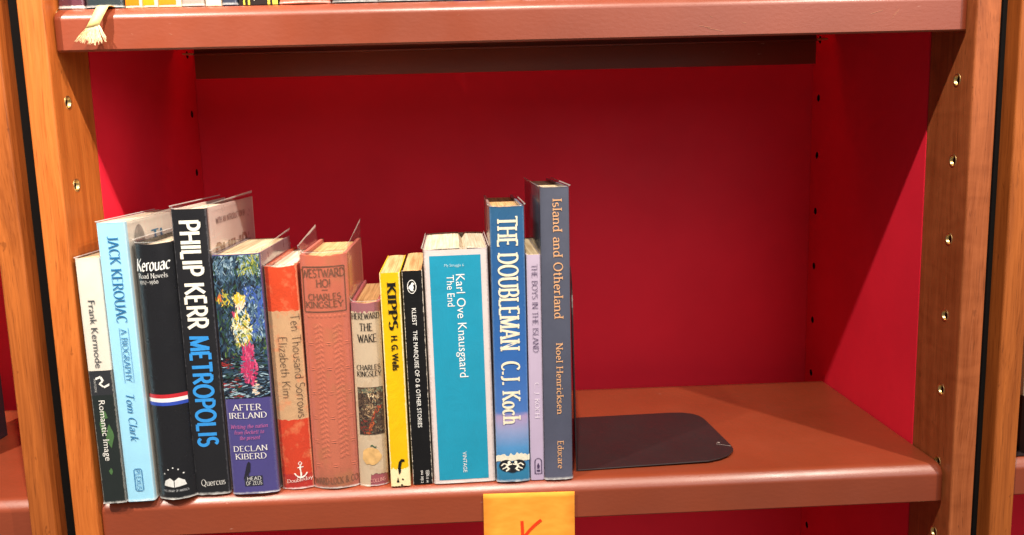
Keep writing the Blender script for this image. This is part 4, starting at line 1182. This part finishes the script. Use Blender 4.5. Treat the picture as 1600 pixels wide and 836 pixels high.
obj_bm('upright_plate', bm, M['bookend'], be)
# tiny chip and scratch on the foot
link_mesh('scratch', [(.128, .056, .00125), (.140, .050, .00125), (.1402, .0507, .00125), (.1282, .0565, .00125), (.129, .060, .00125), (.132, .058, .00125), (.1318, .061, .00125)], [(0, 1, 2, 3), (4, 5, 6)], flat_mat('bare_metal_scratch', (.35, .3, .28), rough=.4), be)

be = thing('bookend', 'dark bookend propping a cream book at the right edge', 'bookend', (0.4235, 0.006, 0.0035), (0, 0, 0), group='metal bookends')
bm = bmesh.new(); plate(bm, rounded(0.0, .030, 0.0, .050, .022, (0, 0, 1, 0)), .0011, 'x'); obj_bm('upright_plate', bm, M['bookend'], be)
bm = bmesh.new(); plate(bm, [(-.010, 0), (-.0002, 0), (-.0002, .03), (-.010, .03)], .0012, 'z'); obj_bm('foot_plate', bm, M['bookend'], be)
b = Book('hardcover_book', 'cream book standing behind the small bookend at the right edge of the photo', 'books in the neighbouring bookcases', .4256, .0095, .0030, .03, .23, .15)
cb = cm('cream_linen', [(0, srgb(214, 202, 178))], rough=.6, grain=.4); b.cover(cb, cb, tc=.002); b.pages(M['cream'], .002)
b = Book('hardcover_book', 'dark plum grey book pushed back on the shelf at the left edge of the photo', 'books in the neighbouring bookcases', -.5530, .045, .0, .0336, .190, .123)
cb = cm('plum_grey_cloth', [(0, srgb(52, 44, 52))], rough=.5, grain=.4); b.cover(cb, cb, tc=.002); b.pages(M['cream'], .002)

# ------------------------------------------------------------------ sticky note with a red K
nt_root = thing('sticky_note', 'orange paper note with a red marker letter stuck on the shelf lip', 'note', (-.0391, -.0046, -.0068), (0, R(.6), 0))
V, F = [], []
n = 16; NW = .0755; NH = .0755
def note_y(t): return -.0006 - .006 * max(0, t - .33) ** 1.5
for k in range(n + 1):
    t = k / n
    for i in range(7):
        V.append((NW * i / 6, note_y(t) - .0004 * math.sin(i * 1.1) * t, -NH * t))
for k in range(n):
    for i in range(6): F.append((k * 7 + i, k * 7 + i + 1, (k + 1) * 7 + i + 1, (k + 1) * 7 + i))
mt, ntn, bb = new_mat('orange_paper')
nz = noise(ntn, mapping(ntn, objco(ntn), (.4, 1, 1)), 140, 4, .6)
lk(ntn, mixc(ntn, remap(ntn, nz, .3, .7), srgb(236, 146, 38), srgb(252, 164, 54)), bb.inputs['Base Color'])
bb.inputs['Roughness'].default_value = .8; bump(ntn, bb, nz, .15, .001)
nm = link_mesh('paper', V, F, mt, nt_root, smooth=True)
sm = nm.modifiers.new('s', 'SOLIDIFY'); sm.thickness = .00012
def marker(pts, w, name='marker_stroke'):
    V, F = [], []
    q = []
    for i, (x, z) in enumerate(pts):
        a, c = pts[max(0, i - 1)], pts[min(len(pts) - 1, i + 1)]
        dx, dz = c[0] - a[0], c[1] - a[1]; L = math.hypot(dx, dz)
        V += [(x - dz / L * w, note_y(-z / NH) - .0005, z + dx / L * w), (x + dz / L * w, note_y(-z / NH) - .0005, z - dx / L * w)]
    for i in range(len(pts) - 1): F.append((2 * i, 2 * i + 1, 2 * i + 3, 2 * i + 2))
    return V, F
KV, KF = [], []
for j, s in enumerate(([(.0316, -.0245), (.0319, -.031), (.0320, -.038), (.0318, -.046), (.0322, -.0545)], [(.0476, -.0240), (.0440, -.0268), (.0385, -.0320), (.0345, -.0368), (.0325, -.0395)], [(.0338, -.0378), (.0400, -.0440), (.0460, -.0500), (.0500, -.0535)])):
    v_, f_ = marker(s, .00125)
    v_ = [(x, y - j * .00003, z) for x, y, z in v_]
    KF += [tuple(i + len(KV) for i in f) for f in f_]; KV += v_
link_mesh('marker_letter', KV, KF, ink(236, 60, 24), nt_root)

# ------------------------------------------------------------------ ribbon marker
rb = thing('ribbon_marker', 'cream ribbon bookmark with a frayed end hanging over the upper shelf edge', 'bookmark', (-.3105, .002, H))
path = [(.0, .010, .0008), (.0, .0, .0009), (-.0005, -.0035, .0002), (-.0018, -.0062, -.004), (-.0042, -.0085, -.010), (-.0068, -.0095, -.0150)]
V, F = [], []
for i, (x, y, z) in enumerate(path):
    w = .0041 + (.0 if i < 4 else .0004 * (i - 3))
    V += [(x - w, y - .0006, z - (.001 if i > 3 else 0)), (x, y - .0010, z), (x + w, y, z + (.0008 if i > 3 else 0))]
for i in range(len(path) - 1):
    for k in range(2): F.append((3 * i + k, 3 * i + k + 1, 3 * i + k + 4, 3 * i + k + 3))
cream = flat_mat('cream_satin', srgb(236, 214, 140), rough=.55, var=.12, scale=900)
o = link_mesh('ribbon', V, F, cream, rb, smooth=True)
sm = o.modifiers.new('s', 'SOLIDIFY'); sm.thickness = .0003
V, F = [], []
rf = random.Random(12)
for k in range(96):
    t = rf.random()
    x0, y0, z0 = -.0068 + (t - .5) * .0092, -.0097, -.0150 + (t - .5) * .0018
    fan = (t - .62) * 1.25
    L = rf.uniform(.0095, .0145)
    p = [(x0, y0, z0)]
    for s in range(1, 5):
        f = s / 4
        p.append((x0 + fan * L * f * .95 + rf.uniform(-.0003, .0003), y0 - .0012 * f + rf.uniform(-.0004, .0004), z0 - L * f * (1 - abs(fan) * .35)))
    w = .00015
    i0 = len(V)
    for (x, y, z) in p:
        for a in (0, 2.1, 4.2): V.append((x + w * math.cos(a), y + w * math.sin(a), z))
    for s in range(4):
        for a in range(3): F.append((i0 + 3 * s + a, i0 + 3 * s + (a + 1) % 3, i0 + 3 * s + 3 + (a + 1) % 3, i0 + 3 * s + 3 + a))
link_mesh('frayed_fringe', V, F, flat_mat('cream_threads', srgb(238, 222, 176), rough=.7, var=.1), rb)
